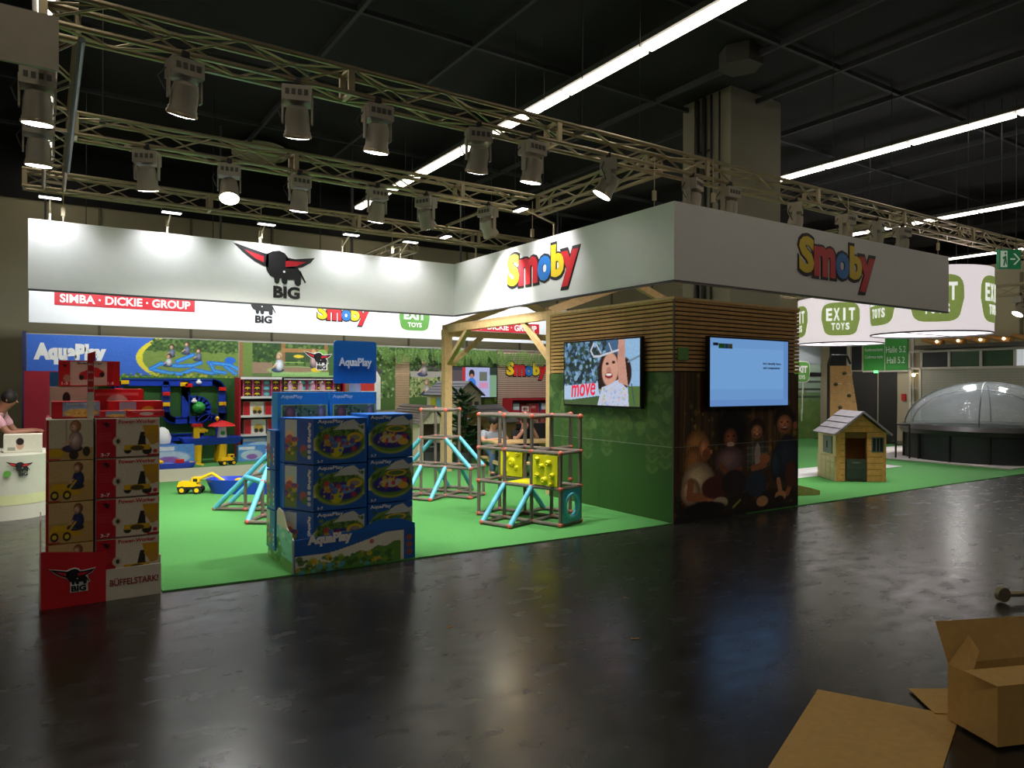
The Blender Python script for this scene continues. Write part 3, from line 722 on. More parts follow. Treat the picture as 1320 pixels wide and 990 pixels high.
# boy at right
face(.875, .82, .088, (192, 122, 84), (30, 18, 14)); cv.ell(.97, .80, .02, .04, SK); cv.orb(.90, .48, .125, .22, (40, 50, 66)); cv.orb(.80, .42, .045, .16, (46, 60, 76)); cv.line([(.82, .28), (.84, .16)], .06, (196, 130, 88)); cv.line([(.95, .28), (.90, .15)], .06, SK); cv.ell(.93, .33, .05, .13, (92, 50, 42)); cv.ell(.84, .13, .05, .05, (200, 140, 96)); cv.ell(.83, .10, .04, .03, (20, 18, 20))
cv.ell(.68, .10, .05, .05, (190, 140, 90)); cv.line([(.44, .08), (.50, .14)], .02, (150, 150, 60)); cv.rect(0, 0, 1, .05, (28, 22, 18)); cv.grain(.18)
cv.a *= 1.05
MB().box(0, w, -.012, .03, 0, 1.80).build('panel', mat('tower_board_dark', S(46, 32, 22), .5), t)
picture('printed_panel', cv, t, (.0, -.0135, 0), (1, 0, 0), (0, 0, 1), w, 1.80)
MB().box(0, w, -.016, -.012, .905, .910).build('panel_joint', mat('joint_grey', S(150, 150, 140), .5), t)
# green card on the slats
o = MB().box(0, .17, -.02, 0, 0, .15).build('green_card', mat('green_card', S(96, 150, 76), .5)); o.location = (6.24, 5.934, 1.94)
tag(o, 'small green card fixed to the tower slats beside the corner', 'card')
# screens on the tower
cv = Canvas(200, 116, (70, 104, 140)); cv.put(cv.X < .55, (46, 66, 78)); cv.speck(420, [(36, 56, 40), (60, 90, 56), (90, 130, 170), (150, 190, 226), (30, 40, 44), (110, 150, 190)], .035, 0, .3, .58, 1, .8)
cv.rect(.78, .25, 1, 1, (150, 190, 226)); cv.poly([(0, .06), (0, .30), (.55, .36), (.55, .16)], (182, 208, 234)); cv.rect(0, 0, .55, .08, (70, 92, 54)); cv.rect(.86, 0, 1, .3, (86, 116, 60)); cv.poly([(0, .06), (.5, .14), (.5, 0), (0, 0)], (72, 96, 56))
cv.ell(.635, .52, .16, .30, (44, 26, 22)); cv.ell(.83, .50, .07, .22, (48, 28, 24)); cv.ell(.53, .36, .05, .2, (40, 26, 22))
cv.ell(.635, .55, .105, .26, (214, 160, 138), -.1); cv.ell(.60, .64, .02, .022, (60, 34, 30)); cv.ell(.68, .66, .02, .022, (60, 34, 30)); cv.ell(.62, .54, .03, .05, (190, 130, 112)); cv.ell(.62, .46, .05, .045, (140, 50, 50)); cv.ell(.62, .475, .04, .018, (244, 236, 230))
cv.poly([(.47, 0), (.53, .28), (.62, .32), (.74, .40), (.86, .25), (.87, 0)], (200, 208, 232)); cv.speck(50, [(226, 190, 190), (180, 190, 140), (160, 180, 220)], .02, .5, 0, .85, .28)
cv.poly([(.74, 1), (.82, 1), (.82, .75), (.86, .30), (.74, .36), (.73, .7)], (206, 152, 134)); cv.ell(.78, .82, .045, .08, (200, 146, 130))
cv.line([(.42, .96), (.38, .85), (.42, .76), (.5, .76), (.74, .84)], .03, (206, 210, 220)); cv.line([(.46, .94), (.52, .80)], .02, (206, 210, 220)); cv.line([(.62, .95), (.66, .82)], .02, (206, 210, 220)); cv.line([(.86, .66), (1, .74)], .03, (120, 140, 160)); cv.line([(.90, .34), (.94, 0)], .02, (70, 84, 90)); cv.grain(.14)
tv = television('large screen with a laughing child on the left face of the tower', (6.142, 7.93, 1.35), (0, -1, 0), 1.55, .89, cv)
letters('move', mat('screen_red_word', S(206, 40, 70), .4, emit=.5), tv, (-.34, -.058, .22), (1, .0, .08), (-.08, 0, 1), W=.52, H=.17, bold=.015, shear=.25)
cv = Canvas(120, 70, (112, 158, 214)); cv.put(np.abs(cv.Y-.55) < .3, (118, 166, 220)); cv.put(cv.X > .93, (102, 144, 204)); cv.put(cv.Y < .1, (104, 146, 206))
tv = television('large pale blue screen on the aisle face of the tower', (6.68, 5.893, 1.36), (1, 0, 0), 1.55, .88, cv)
M_scrtxt = mat('screen_dark_text', S(50, 70, 110), .5)
letters("let's identify fears", M_scrtxt, tv, (.42, -.058, .56), (1, 0, 0), (0, 0, 1), W=.36, H=.04)
letters('and compassions', M_scrtxt, tv, (.41, -.058, .505), (1, 0, 0), (0, 0, 1), W=.34, H=.04)
MB().prism([(-.70, .82), (-.60, .79), (-.52, .80), (-.52, .74), (-.64, .745)], 0, .003)
for (x, z, w_, h_, c) in ((-.66, .785, .09, .035, S(70, 90, 120)), (-.55, .765, .11, .06, S(70, 170, 60)), (-.46, .765, .06, .06, S(60, 140, 220)), (-.39, .765, .07, .06, S(150, 150, 110))):
    MB().box(x-w_/2, x+w_/2, -.0600, -.057, z-h_/2, z+h_/2).build('screen_logo', mat('logo_%d' % int(x*-100), c, .5), tv)

# ================================================================ timber pergola behind the tower
t = thing('timber_pergola', 'pale timber frame with braced posts beside the tower', 'timber frame', (6.3, 8.5, 0))
P1 = 3.3
def beam(p, q, w=.09, h=.12, name='beam'): return MB().bar(p, q, w, h).build(name, M_wood, t)
beam((-.02, .0, 0), (-.02, .0, 2.68), .10, .10, 'post'); beam((0, P1, 0), (0, P1, 2.66), .15, .15, 'post'); beam((3.4, P1, 0), (3.4, P1, 2.66), .13, .13, 'post')
beam((0, -.05, 2.68), (0, P1+.1, 2.68), .09, .14); beam((-.1, P1, 2.60), (3.5, P1, 2.60), .08, .12)
beam((3.4, -.05, 2.68), (3.4, P1+.1, 2.68), .09, .14)
beam((0, P1-.8, 2.62), (0, P1-.04, 2.02), .09, .07, 'brace'); beam((.75, P1, 2.55), (.04, P1, 1.98), .07, .08, 'brace'); beam((0, .75, 2.62), (0, .05, 2.02), .07, .08, 'brace')
beam((0, P1, 2.70), (1.7, P1, 3.32), .08, .12, 'rafter'); beam((3.4, P1, 2.70), (1.7, P1, 3.32), .08, .12, 'rafter')
beam((0, .1, 2.74), (1.7, .1, 3.32), .08, .12, 'rafter'); beam((3.4, .1, 2.74), (1.7, .1, 3.32), .08, .12, 'rafter'); beam((1.7, 0, 3.34), (1.7, P1, 3.34), .08, .12, 'ridge')
# ================================================================ retail cartons
def cache(fn):
    d = {}
    def g(*a):
        if a not in d: d[a] = fn(*a)
        return d[a]
    return g
def digger(cv, x, y, s, c=(222, 178, 30)):
    dk = (44, 40, 38)
    cv.ell(x-.20*s, y, .07*s, .10*s, dk); cv.ell(x+.16*s, y-.02*s, .09*s, .13*s, dk); cv.rect(x-.26*s, y, x+.22*s, y+.16*s, c); cv.ell(x-.02*s, y+.06*s, .13*s, .08*s, (90, 74, 34))
    cv.poly([(x-.02*s, y+.16*s), (x+.14*s, y+.16*s), (x+.12*s, y+.55*s), (x+.04*s, y+.55*s)], dk)
@cache
def print_worker(W, H):
    cv = Canvas(110, 76, (222, 212, 190)); cv.rect(0, 0, .31, 1, (190, 26, 44))
    cv.ell(.33, .42, .075, .12, (206, 196, 170)); cv.ell(.34, .42, .03, .06, (70, 60, 50))
    digger(cv, .66, .18, .85); cv.poly([(.72, .82), (.98, .82), (.98, .36), (.90, .30), (.84, .42), (.78, .50)], (206, 158, 30)); cv.poly([(.74, .58), (.98, .6), (.96, .36), (.86, .30), (.80, .48)], (196, 150, 60))
    cv.ell(.93, .14, .035, .05, (190, 40, 40)); cv.rect(0, 0, 1, .02, (120, 30, 30)); cv.rect(.8, .02, 1, .06, (190, 40, 40)); cv.grain(.1)
    for k in range(5): cv.rect(.04, .62-k*.05, .24, .635-k*.05, (214, 90, 96), .6)
    return grid_mesh(cv, W, H, M_print)
@cache
def print_rider(W, H, kind):
    cv = Canvas(84, 76, (196, 160, 96))
    cv.put(cv.Y > .5, (206, 176, 120))
    if kind == 0: cv.put(cv.Y > .3, (212, 200, 170)); cv.rect(.40, .45, .44, 1, (180, 166, 140)); cv.ell(.2, .18, .18, .1, (222, 178, 30)); cv.kid(.62, .2, .78, hair=(190, 120, 70), top=(190, 160, 150), leg=(70, 60, 90)); cv.ell(.58, .12, .1, .12, (60, 50, 40)); cv.ell(.85, .2, .08, .12, (60, 50, 40))
    else: cv.poly([(.05, .2), (.15, .45), (.55, .42), (.6, .3)], (222, 178, 30)); cv.rect(.15, .16, .75, .32, (210, 165, 34)); cv.kid(.68, .3, .66, hair=(150, 90, 60), top=(46, 56, 96), leg=(60, 60, 90)); [cv.ell(x, .16, .085, .11, (36, 32, 30)) for x in (.18, .44)]; [cv.ell(x, .16, .05, .06, (222, 190, 60)) for x in (.18, .44)]; cv.line([(.5, .32), (.62, .5)], .05, (220, 180, 40))
    cv.rect(0, 0, .06, 1, (190, 30, 40)); cv.rect(.0, .0, .3, .04, (190, 40, 40)); cv.grain(.1)
    return grid_mesh(cv, W, H, M_print)
@cache
def print_red(W, H, kind):
    cv = Canvas(100, 56, (206, 30, 40))
    if kind == 0: cv.rect(.18, .04, .78, .96, (220, 210, 196)); [cv.ell(x, y, .10, .16, (206, 40, 46)) for x, y in ((.42, .42), (.58, .58), (.64, .5), (.50, .5))]; [cv.ell(x, y, .04, .1, (40, 34, 34)) for x, y in ((.36, .34), (.70, .46))]; cv.ell(.13, .3, .06, .16, (190, 150, 130)); cv.rect(.80, .06, .88, .94, (190, 24, 36))
    elif kind == 1: cv.rect(.22, .1, 1, .98, (150, 168, 206)); cv.ell(.6, .3, .36, .26, (230, 178, 90)); cv.speck(40, [(200, 140, 60), (240, 200, 120)], .05, .3, .1, .95, .5)
    elif kind == 2: cv.rect(.2, .08, .5, .95, (170, 190, 220)); cv.ell(.36, .3, .12, .2, (222, 180, 70)); cv.ell(.72, .36, .12, .3, (226, 180, 50))
    elif kind == 3: cv.ell(.5, .5, .2, .3, (226, 200, 190)); cv.rect(.1, .75, .9, .85, (240, 200, 200), .5)
    elif kind == 4: cv.a[:] = (206, 202, 184); cv.ell(.42, .45, .10, .30, (190, 150, 130)); cv.ell(.42, .62, .10, .2, (40, 30, 28)); cv.rect(.1, .1, .3, .3, (150, 150, 130))
    elif kind == 5: cv.a[:] = (52, 130, 206); cv.ell(.5, .45, .4, .35, (110, 180, 90)); cv.ell(.5, .4, .25, .2, (40, 90, 190))
    cv.grain(.08)
    return grid_mesh(cv, W, H, M_print)
@cache
def print_aqua(W, H, kind):
    cv = Canvas(110, 90, (34, 96, 178))
    cv.poly([(0, .55), (.2, .72), (.42, .80), (.6, .92), (.78, .96), (.9, .84), (1, .88), (1, .3), (0, .3)], (206, 212, 200))
    cv.ell(.52, .46, .50, .36, (226, 214, 50)); cv.ell(.52, .47, .48, .34, (96, 136, 60)); cv.speck(120, [(70, 110, 50), (120, 156, 70), (56, 90, 44)], .035, .1, .5, .95, .8)
    cv.poly([(.36, .74), (.6, .88), (.8, .92), (.92, .74)], (204, 210, 204))
    if kind == 0:
        cv.ell(.52, .40, .40, .20, (52, 56, 150)); cv.ell(.60, .44, .22, .10, (110, 150, 190)); cv.ell(.80, .56, .16, .11, (222, 190, 50)); cv.ell(.8, .56, .10, .06, (150, 140, 120)); cv.ell(.44, .28, .12, .14, (206, 200, 40)); cv.ell(.3, .5, .10, .12, (190, 150, 60)); cv.speck(30, [(200, 60, 60), (230, 200, 60), (90, 60, 160), (60, 110, 210)], .05, .2, .28, .8, .6)
    else:
        cv.ell(.52, .42, .42, .20, (46, 48, 140)); cv.ell(.52, .44, .28, .10, (190, 196, 200)); cv.ell(.62, .66, .24, .08, (220, 180, 60)); cv.ell(.62, .66, .18, .05, (90, 130, 60)); cv.speck(22, [(200, 60, 60), (230, 200, 60), (110, 60, 150)], .05, .2, .3, .85, .55); cv.ell(.78, .36, .12, .08, (226, 180, 70))
    cv.grain(.08)
    return grid_mesh(cv, W, H, M_print)
@cache
def print_aqside(W, H):
    cv = Canvas(60, 90, (34, 96, 178)); cv.rect(.03, .04, .44, .96, (190, 206, 200)); cv.rect(.03, .04, .44, .55, (110, 140, 80)); cv.ell(.2, .6, .14, .14, (226, 200, 160)); cv.speck(30, [(70, 80, 170), (220, 190, 60), (80, 120, 60), (200, 90, 90)], .05, .06, .2, .42, .6)
    cv.ell(.66, .3, .12, .12, (170, 90, 90)); cv.ell(.7, .22, .1, .08, (80, 120, 70)); [cv.ell(.85, .15+k*.12, .06, .045, (210, 214, 220)) for k in range(4)]; cv.grain(.08)
    return grid_mesh(cv, W, H, M_print)
@cache
def print_aqtop(W, H):
    cv = Canvas(110, 70, (58, 160, 222)); cv.rect(.06, .0, .97, .66, (230, 226, 60)); cv.rect(.08, 0, .95, .64, (120, 136, 90)); cv.speck(110, GR+[(200, 206, 210), (150, 100, 80)], .05, .1, 0, .94, .62); cv.orb(.24, .42, .10, .2, (150, 90, 80)); cv.orb(.86, .42, .07, .2, (170, 140, 150)); cv.rect(.06, .64, .97, .66, (230, 226, 60)); cv.grain(.06)
    return grid_mesh(cv, W, H, M_print)
def carton(label, x0, y0, z0, w, d, h, body, pr=None, texts=(), cat='toy box', group=None, poly=None, name='toy_carton', side=None, logo=None):
    t = thing(name, label, cat, (x0+w/2, y0+d/2, z0), group=group)
    g = .003
    if poly: MB().prism([(x-x0-w/2, y-y0-d/2) for x, y in poly], g, h-g).build('carton', body, t)
    else: MB().box(-w/2+g, w/2-g, -d/2+g, d/2-g, g, h-g).build('carton', body, t)
    MB().box(-w/2+.01, w/2-.01, -.004, .004, h-g, h-g+.001).build('tape', M_cream, t)
    if pr is not None:
        o = pr[1] if isinstance(pr, tuple) else -w/2+.005
        picture('front_print', pr[0] if isinstance(pr, tuple) else pr, t, (o, -d/2+(0 if poly else g)-.0015, .005), (1, 0, 0), (0, 0, 1), 1, 1)
    for (s, m, cx, cz, W, H) in texts:
        letters(s, m, t, (cx*w-w/2, -d/2+(0 if poly else g)-.002, cz*h), (1, 0, 0), (0, 0, 1), W=W*w, H=H*h, bold=.02, depth=.002)
    if logo: emblem(t, (logo[0]*w-w/2, -d/2+g-.002, logo[1]*h), (1, 0, 0), (0, 0, 1), logo[2]*w)
    if side: picture('side_print', side[0], t, (-w/2+g-.0015, d/2-.004, .005), (0, -1, 0), (0, 0, 1), 1, 1)
    return t
M_tred = mat('dark_red_text', S(150, 40, 50), .5)
# ---- red pile at the left
BX, BY = .0, 6.2
hb = .307; zb = .15
rows = ['bottom', 'second', 'third', 'top']
for k in range(4):
    z = zb+k*hb
    carton('photo carton with child on yellow truck, %s of the left column of the red pile' % rows[k], BX+.005, BY, z, .305, .44, hb, M_cream if k == 3 else M_brown, print_rider(.295, .297, 0 if k == 3 else 1), group='cartons of the red pile')
    carton('red and cream digger carton, %s of the right column of the red pile' % rows[k], BX+.32, BY, z, .44, .42, hb, M_cream, print_worker(.43, .297),
           [('Power-Worker', M_red, .64, .91, .58, .10), ('3-7', M_white, .15, .10, .14, .08)], group='cartons of the red pile', logo=(.09, .78, .14))
    carton('rear carton of the red pile, %s layer behind the photo cartons' % rows[k], BX+.01, BY+.45, z, .74, .42, hb, M_redc, group='rear cartons of the red pile')
t = thing('display_tray', 'red and white cardboard tray with buffalo emblem holding the red pile', 'tray', (BX+.37, BY-.02, 0))
MB().prism([(-.39, 0), (-.39, .41), (-.385, .42), (.02, .37), (.02, 0)], 0, .012).build('front_left', M_redc, t).matrix_local = frame_mx((0, -.012, 0), (1, 0, 0), (0, 0, 1))
MB().prism([(.02, 0), (.02, .235), (.395, .24), (.395, 0)], 0, .012).build('front_right', M_cream, t).matrix_local = frame_mx((0, -.012, 0), (1, 0, 0), (0, 0, 1))
MB().prism([(0, 0), (-.92, 0), (-.92, .40), (-.6, .62), (-.25, .40), (-.12, .62), (0, .42)], 0, .010).build('side', M_cream, t).matrix_local = frame_mx((-.39, 0, 0), (0, -1, 0), (0, 0, 1))
MB().box(.385, .395, -.01, .90, 0, .30).build('side', M_cream, t)
MB().box(-.38, .38, .03, .9, 0, .148).build('pallet', M_brown, t)
emblem(t, (-.335, -.025, .10), (1, 0, 0), (0, 0, 1), .28, outline=True)
letters('BÜFFELSTARK!', M_tred, t, (.21, -.0245, .135), (1, 0, 0), (0, 0, 1), W=.33, H=.06, bold=.015)
zt = zb+4*hb
carton('low sand-toy carton lying in front on top of the red pile', .04, 6.30, zt, .32, .30, .13, M_redc, print_red(.31, .12, 1), [('Power-Worker', M_white, .6, .85, .6, .13)], group='small cartons on the red pile')
carton('long red carton with blue and yellow picture on top of the red pile', .42, 6.50, zt, .40, .28, .125, M_redc, print_red(.39, .115, 2), group='small cartons on the red pile')
carton('small flat red carton at the right front of the pile top', .54, 6.25, zt, .26, .20, .055, M_redc, print_red(.25, .045, 3), group='small cartons on the red pile')
carton('flat red and blue carton in the middle of the pile top', .35, 6.26, zt, .18, .2, .055, M_redc, print_red(.17, .045, 1), group='small cartons on the red pile')
carton('grey photo carton at the upper left of the pile', .03, 6.66, zt, .27, .22, .24, M_cream, print_red(.26, .23, 4), group='small cartons on the red pile')
carton('plain red carton in the upper middle of the pile', .31, 6.82, zt, .40, .25, .22, M_redc, print_red(.39, .21, 3), group='small cartons on the red pile')
carton('blue carton behind at the upper left of the pile', .03, 6.90, zt, .27, .2, .36, M_blue, print_red(.26, .35, 5), group='small cartons on the red pile')
carton('big red car carton crowning the pile', .09, 6.67, zt+.24, .43, .34, .21, M_redc, print_red(.42, .2, 0), [('Bobby-Car', M_black, .5, .88, .4, .1), ('1-5', M_white, .1, .12, .1, .1), ('1-5', M_white, .84, .12, .1, .1)], group='small cartons on the red pile', logo=(.04, .72, .1))
o = thing('display_post', 'slim red and white cardboard post standing in the red pile', 'post', (.29, 6.24, zt))
MB().box(-.022, .022, -.006, .006, 0, .47).build('post_card', M_cream, o); MB().box(-.02, .02, -.008, -.006, .20, .46).build('red_panel', M_redc, o)
MB().prism([(-.022, 0), (.03, .02), (.03, .09), (-.022, .07)], 0, .01).build('top_flap', M_redc, o).matrix_local = frame_mx((0, -.006, .42), (1, 0, 0), (0, 0, 1))
for k in range(4): letters('BIG', M_white, o, (0, -.0085, .23+k*.06), (1, 0, 0), (0, 0, 1), W=.03)
# ---- blue pile
AX, AY = 1.80, 6.14
ha = .412
rr = ['bottom', 'middle', 'top']
for k in range(3):
    z = .11+k*ha
    t = carton('blue water-toy carton with angled end, %s of the left front column' % rr[k], 1.80, AY, z, .66, .46, ha-.004, M_blue, (print_aqua(.47, ha-.012, 0), -.165), [('AquaPlay', M_white, .48, .92, .36, .10), ('3-7', M_white, .34, .07, .08, .06)],
           group='cartons of the blue pile', poly=[(1.97, AY), (2.457, AY), (2.457, AY+.46), (1.80, AY+.46), (1.80, AY+.32)])
    dv = Vector((.17, -.32, 0)); L = dv.length; dv.normalize(); nn = dv.cross(Vector((0, 0, 1)))
    oo = Vector((1.80, AY+.32, 0))-Vector((1.80+.33, AY+.23, 0))+nn*.0025
    picture('end_print', print_aqside(L-.01, ha-.012), t, (oo.x+dv.x*.005, oo.y+dv.y*.005, .006), dv, (0, 0, 1), 1, 1)
    letters('AquaPlay', M_white, t, oo+dv*L*.86+Vector((0, 0, ha*.72)), (0, 0, 1), -dv, W=.15, H=.045, bold=.03, depth=.002)
    carton('blue water-toy carton with round pool picture, %s of the right front column' % rr[k], 2.47, AY, z+.025, .45, .46, ha-.004, M_blue, print_aqua(.44, ha-.012, 1), [('AquaPlay', M_white, .28, .92, .46, .10), ('3-7', M_white, .12, .07, .12, .06)], group='cartons of the blue pile')
    carton('rear blue carton, %s layer at the back of the blue pile' % rr[k], 1.76, AY+.47, .11+k*.37, 1.14, .3, .366, M_blue, group='rear cartons of the blue pile', side=(print_aqside(.28, .358),))
for k, x in enumerate((1.79, 2.28)):
    carton('light blue carton with garden photo standing upright on the blue pile, %s one' % ['left', 'right'][k], x, AY+.50, 1.22, .48, .22, .35, M_skyblue, print_aqtop(.47, .34), [('AquaPlay', M_white, .27, .86, .42, .12), ('AquaPlay', M_skyblue, .78, .84, .3, .09)], group='upright cartons on the blue pile')
t = thing('display_tray', 'printed landscape cardboard tray holding the blue pile', 'tray', (2.35, AY-.03, 0))
cv = Canvas(140, 44, (34, 96, 178)); 
yy = .52+.42*np.clip((cv.X-.25)/.5, 0, 1)**1.2
cv.put((cv.Y < yy) & (cv.X < .90), (226, 226, 206)); cv.put((cv.Y < .15+.55*cv.X+.04*np.sin(cv.X*40)) & (cv.X < .87), (92, 140, 56)); cv.speck(70, [(60, 100, 44), (130, 160, 50), (216, 180, 50), (50, 110, 70)], .08, .02, .02, .8, .45); cv.speck(12, [(90, 170, 190)], .07, .05, .02, .6, .2); cv.ell(.62, .70, .02, .07, (200, 110, 110))
for k in range(3): cv.ell(.95, .25+k*.22, .03, .09, (150, 90, 80))
cv.grain(.08)
MB().prism([(-.56, 0), (-.56, .30), (0, .33), (.2, .40), (.40, .40), (.57, .34), (.57, 0)], 0, .012).build('front', M_blue, t).matrix_local = frame_mx((0, -.002, 0), (1, 0, 0), (0, 0, 1))
picture('front_print', cv, t, (-.555, -.016, .003), (1, 0, 0), (0, 0, 1), 1.12, .30)
letters('AquaPlay', M_white, t, (-.25, -.0165, .28), (1, 0, 0), (0, 0, 1), W=.40, H=.11, bold=.06)
cv = Canvas(60, 50, (130, 196, 190)); cv.put(cv.Y < .3, (110, 160, 80)); cv.ell(.45, .4, .12, .3, (60, 120, 70)); cv.speck(30, [(80, 140, 90), (190, 220, 210)], .06); cv.grain(.05)
MB().prism([(0, 0), (-.80, 0), (-.80, .36), (-.72, .44), (-.60, .40), (-.45, .52), (-.3, .50), (-.2, .38), (0, .30)], 0, .012).build('side', M_cream, t).matrix_local = frame_mx((-.56, 0, 0), (0, -1, 0), (0, 0, 1))
picture('side_print', cv, t, (-.574, .80, .003), (0, -1, 0), (0, 0, 1), .80, .36)
MB().box(.56, .57, -.02, .8, 0, .30).build('side', M_blue, t); MB().box(-.55, .55, .03, .78, 0, .105).build('pallet', M_brown, t)
t = thing('topper_sign', 'square blue sign with rounded corners on a clear stem above the blue pile', 'sign', (2.57, AY+.60, 1.57))
pts = []
for cx, cz, a0 in ((.19, .03, -90), (.19, .39, 0), (-.19, .39, 90), (-.19, .03, 180)):
    for a in range(0, 91, 15): pts.append((cx+.03*math.cos(math.radians(a0+a)), cz+.03*math.sin(math.radians(a0+a))))
MB().prism(pts, 0, .012).build('board', mat('topper_blue', S(24, 110, 190), .4), t).matrix_local = frame_mx((0, 0, .08), (1, 0, 0), (0, 0, 1))
MB().box(-.06, .06, -.006, .0, -.3, .10).build('stem', mat('clear_stem', S(200, 214, 226), .15, alpha=.45), t)
letters('AquaPlay', M_white, t, (0, -.0125, .28), (1, 0, 0), (0, 0, 1), W=.34, H=.105, bold=.035)

# ================================================================ tube climbing frames
SP = .41
_seg = {}
class Frame:
    def __init__(s, label, ox, oy, rot):
        s.t = thing('climbing_gym', label, 'climbing gym', (ox, oy, .037), rot); s.nodes = set(); s.edges = set(); s.r = .022
    def node(s, n): s.nodes.add(n)
    def rail(s, a, b, m=None):
        if (a, b) in s.edges or (b, a) in s.edges: return
        s.edges.add((a, b)); s.node(a); s.node(b)
        d = Vector(b)-Vector(a); key = (tuple(round(x, 2) for x in d), (m or M_tube).name)
        if key not in _seg: _seg[key] = MB().tube((0, 0, 0), d*SP, s.r, 8).mesh('tube', m or M_tube, True)
        link('tube', _seg[key], s.t, Matrix.Translation(Vector(a)*SP))
    def ramp(s, a, b):
        d = Vector(b)-Vector(a); key = ('r', tuple(round(x, 2) for x in d))
        if key not in _seg: _seg[key] = MB().tube((0, 0, 0), d*SP, .032, 10).mesh('ramp_tube', M_bluetube, True)
        link('ramp_tube', _seg[key], s.t, Matrix.Translation(Vector(a)*SP)); s.node(a); s.node(b)
    def cell(s, i, j, lv, posts=True):
        c = [(i, j), (i+1, j), (i+1, j+1), (i, j+1)]
        for z in lv:
            for k in range(4): s.rail(c[k]+(z,), c[(k+1) % 4]+(z,))
        if posts:
            for k in range(4):
                for z in range(lv[0], lv[-1]): s.rail(c[k]+(z,), c[k]+(z+1,))
    def done(s):
        if 'joint' not in _seg: _seg['joint'] = MB().ball((0, 0, 0), .034, .034, .034, 8, 6).mesh('connector', M_joint, True)
        for n in s.nodes: link('connector', _seg['joint'], s.t, Matrix.Translation(Vector(n)*SP))
F = Frame('tube climbing frame with yellow panels and blue porthole beside the tower', 4.40, 6.72, math.radians(18.4))
F.cell(0, 0, [0]); F.cell(1, 0, [0, 1, 2, 3]); F.cell(1, 1, [0, 1, 2, 3]); F.cell(1, -1, [0, 1, 2]); F.cell(2, 0, [0])
F.rail((2, -1, 2), (2, -1, 3)); F.rail((2, -1, 3), (2, 0, 3)); F.rail((3, 0, 0), (3, 0, 1)); F.rail((3, 0, 1), (3, 0, 2)); F.rail((3, 0, 2), (3, 0, 3)); F.rail((2, 0, 3), (3, 0, 3)); F.rail((2, 0, 2), (3, 0, 2)); F.rail((3, 0, 2), (2, -1, 2)) if False else None
F.ramp((1, 1, 1), (0, 1, 0)); F.ramp((1, 0, 1), (0, 0, 0)); F.ramp((2, 1, 1), (3, 1, 0)); F.done()
def panel_pt(i, j, z): return Vector((i, j, z))*SP
mb = MB().box(-.02, .02, -SP+.03, -.03, SP+.03, 2*SP-.03); p = mb.build('climbing_panel', M_yellow, F.t); p.location = panel_pt(1, 0, 0)
for (y, z, r) in ((-.10, .55, .03), (-.26, .70, .035), (-.16, .66, .03), (-.31, .56, .03), (-.20, .50, .04), (-.1, .74, .025), (-.3, .46, .025)):
    MB().lathe([(r*1.2, 0), (r, .03), (r*.5, .045), (0.002, .03)], 10, axis='X').build('hand_hold', M_yellow, p, True).matrix_local = Matrix.Translation((-.02, y, z)) @ Matrix.Rotation(math.pi, 4, 'Z')
mb = MB().box(-.02, .02, .03, SP-.03, SP+.03, 2*SP-.03); p = mb.build('climbing_panel', M_yellow, F.t); p.location = panel_pt(2, 1, 0)
for (y, z, r) in ((.12, .55, .03), (.28, .70, .035), (.2, .62, .05), (.1, .72, .03), (.3, .5, .03)):
    MB().lathe([(r*1.2, 0), (r, .02), (r*.5, .03), (0.002, .02)], 10, axis='X').build('hand_hold', M_yellow, p, True).matrix_local = Matrix.Translation((-.02, y, z)) @ Matrix.Rotation(math.pi, 4, 'Z')
mb = MB().box(.02, SP-.02, .02, SP-.02, SP-.005, SP+.022); mb.build('platform', M_yellow, F.t).location = (SP, 0, 0)
# blue porthole panel
ring = MB(); n = 24; a0 = []; 
sq = []
for k in range(n):
    a = 2*math.pi*k/n; c, s_ = math.cos(a), math.sin(a); q = max(abs(c), abs(s_)); sq.append((.19*c/q, .19*s_/q)); a0.append((.125*c, .125*s_))
for y0_ in (0,):
    vs = [(x, -.02, z) for x, z in sq]+[(x, -.02, z) for x, z in a0]+[(x, .02, z) for x, z in sq]+[(x, .02, z) for x, z in a0]
    fs = []
    for k in range(n):
        j = (k+1) % n; fs += [(k, j, n+j, n+k), (2*n+j, 2*n+k, 3*n+k, 3*n+j), (n+k, n+j, 3*n+j, 3*n+k), (k, 2*n+k, 2*n+j, j)]
    ring.add(vs, fs)
p = ring.build('porthole_panel', mat('aqua_panel', S(64, 160, 185), .4), F.t); p.location = (1.5*SP, -SP, .5*SP)
q_ = [(.155, -.028), (.125, -.045), (.12, 0)]
MB().lathe([(.15, -.02), (.148, -.04), (.128, -.04), (.125, -.02)], 24, axis='Y', close=False).build('porthole_rim', mat('aqua_rim', S(96, 190, 210), .4), p, True)

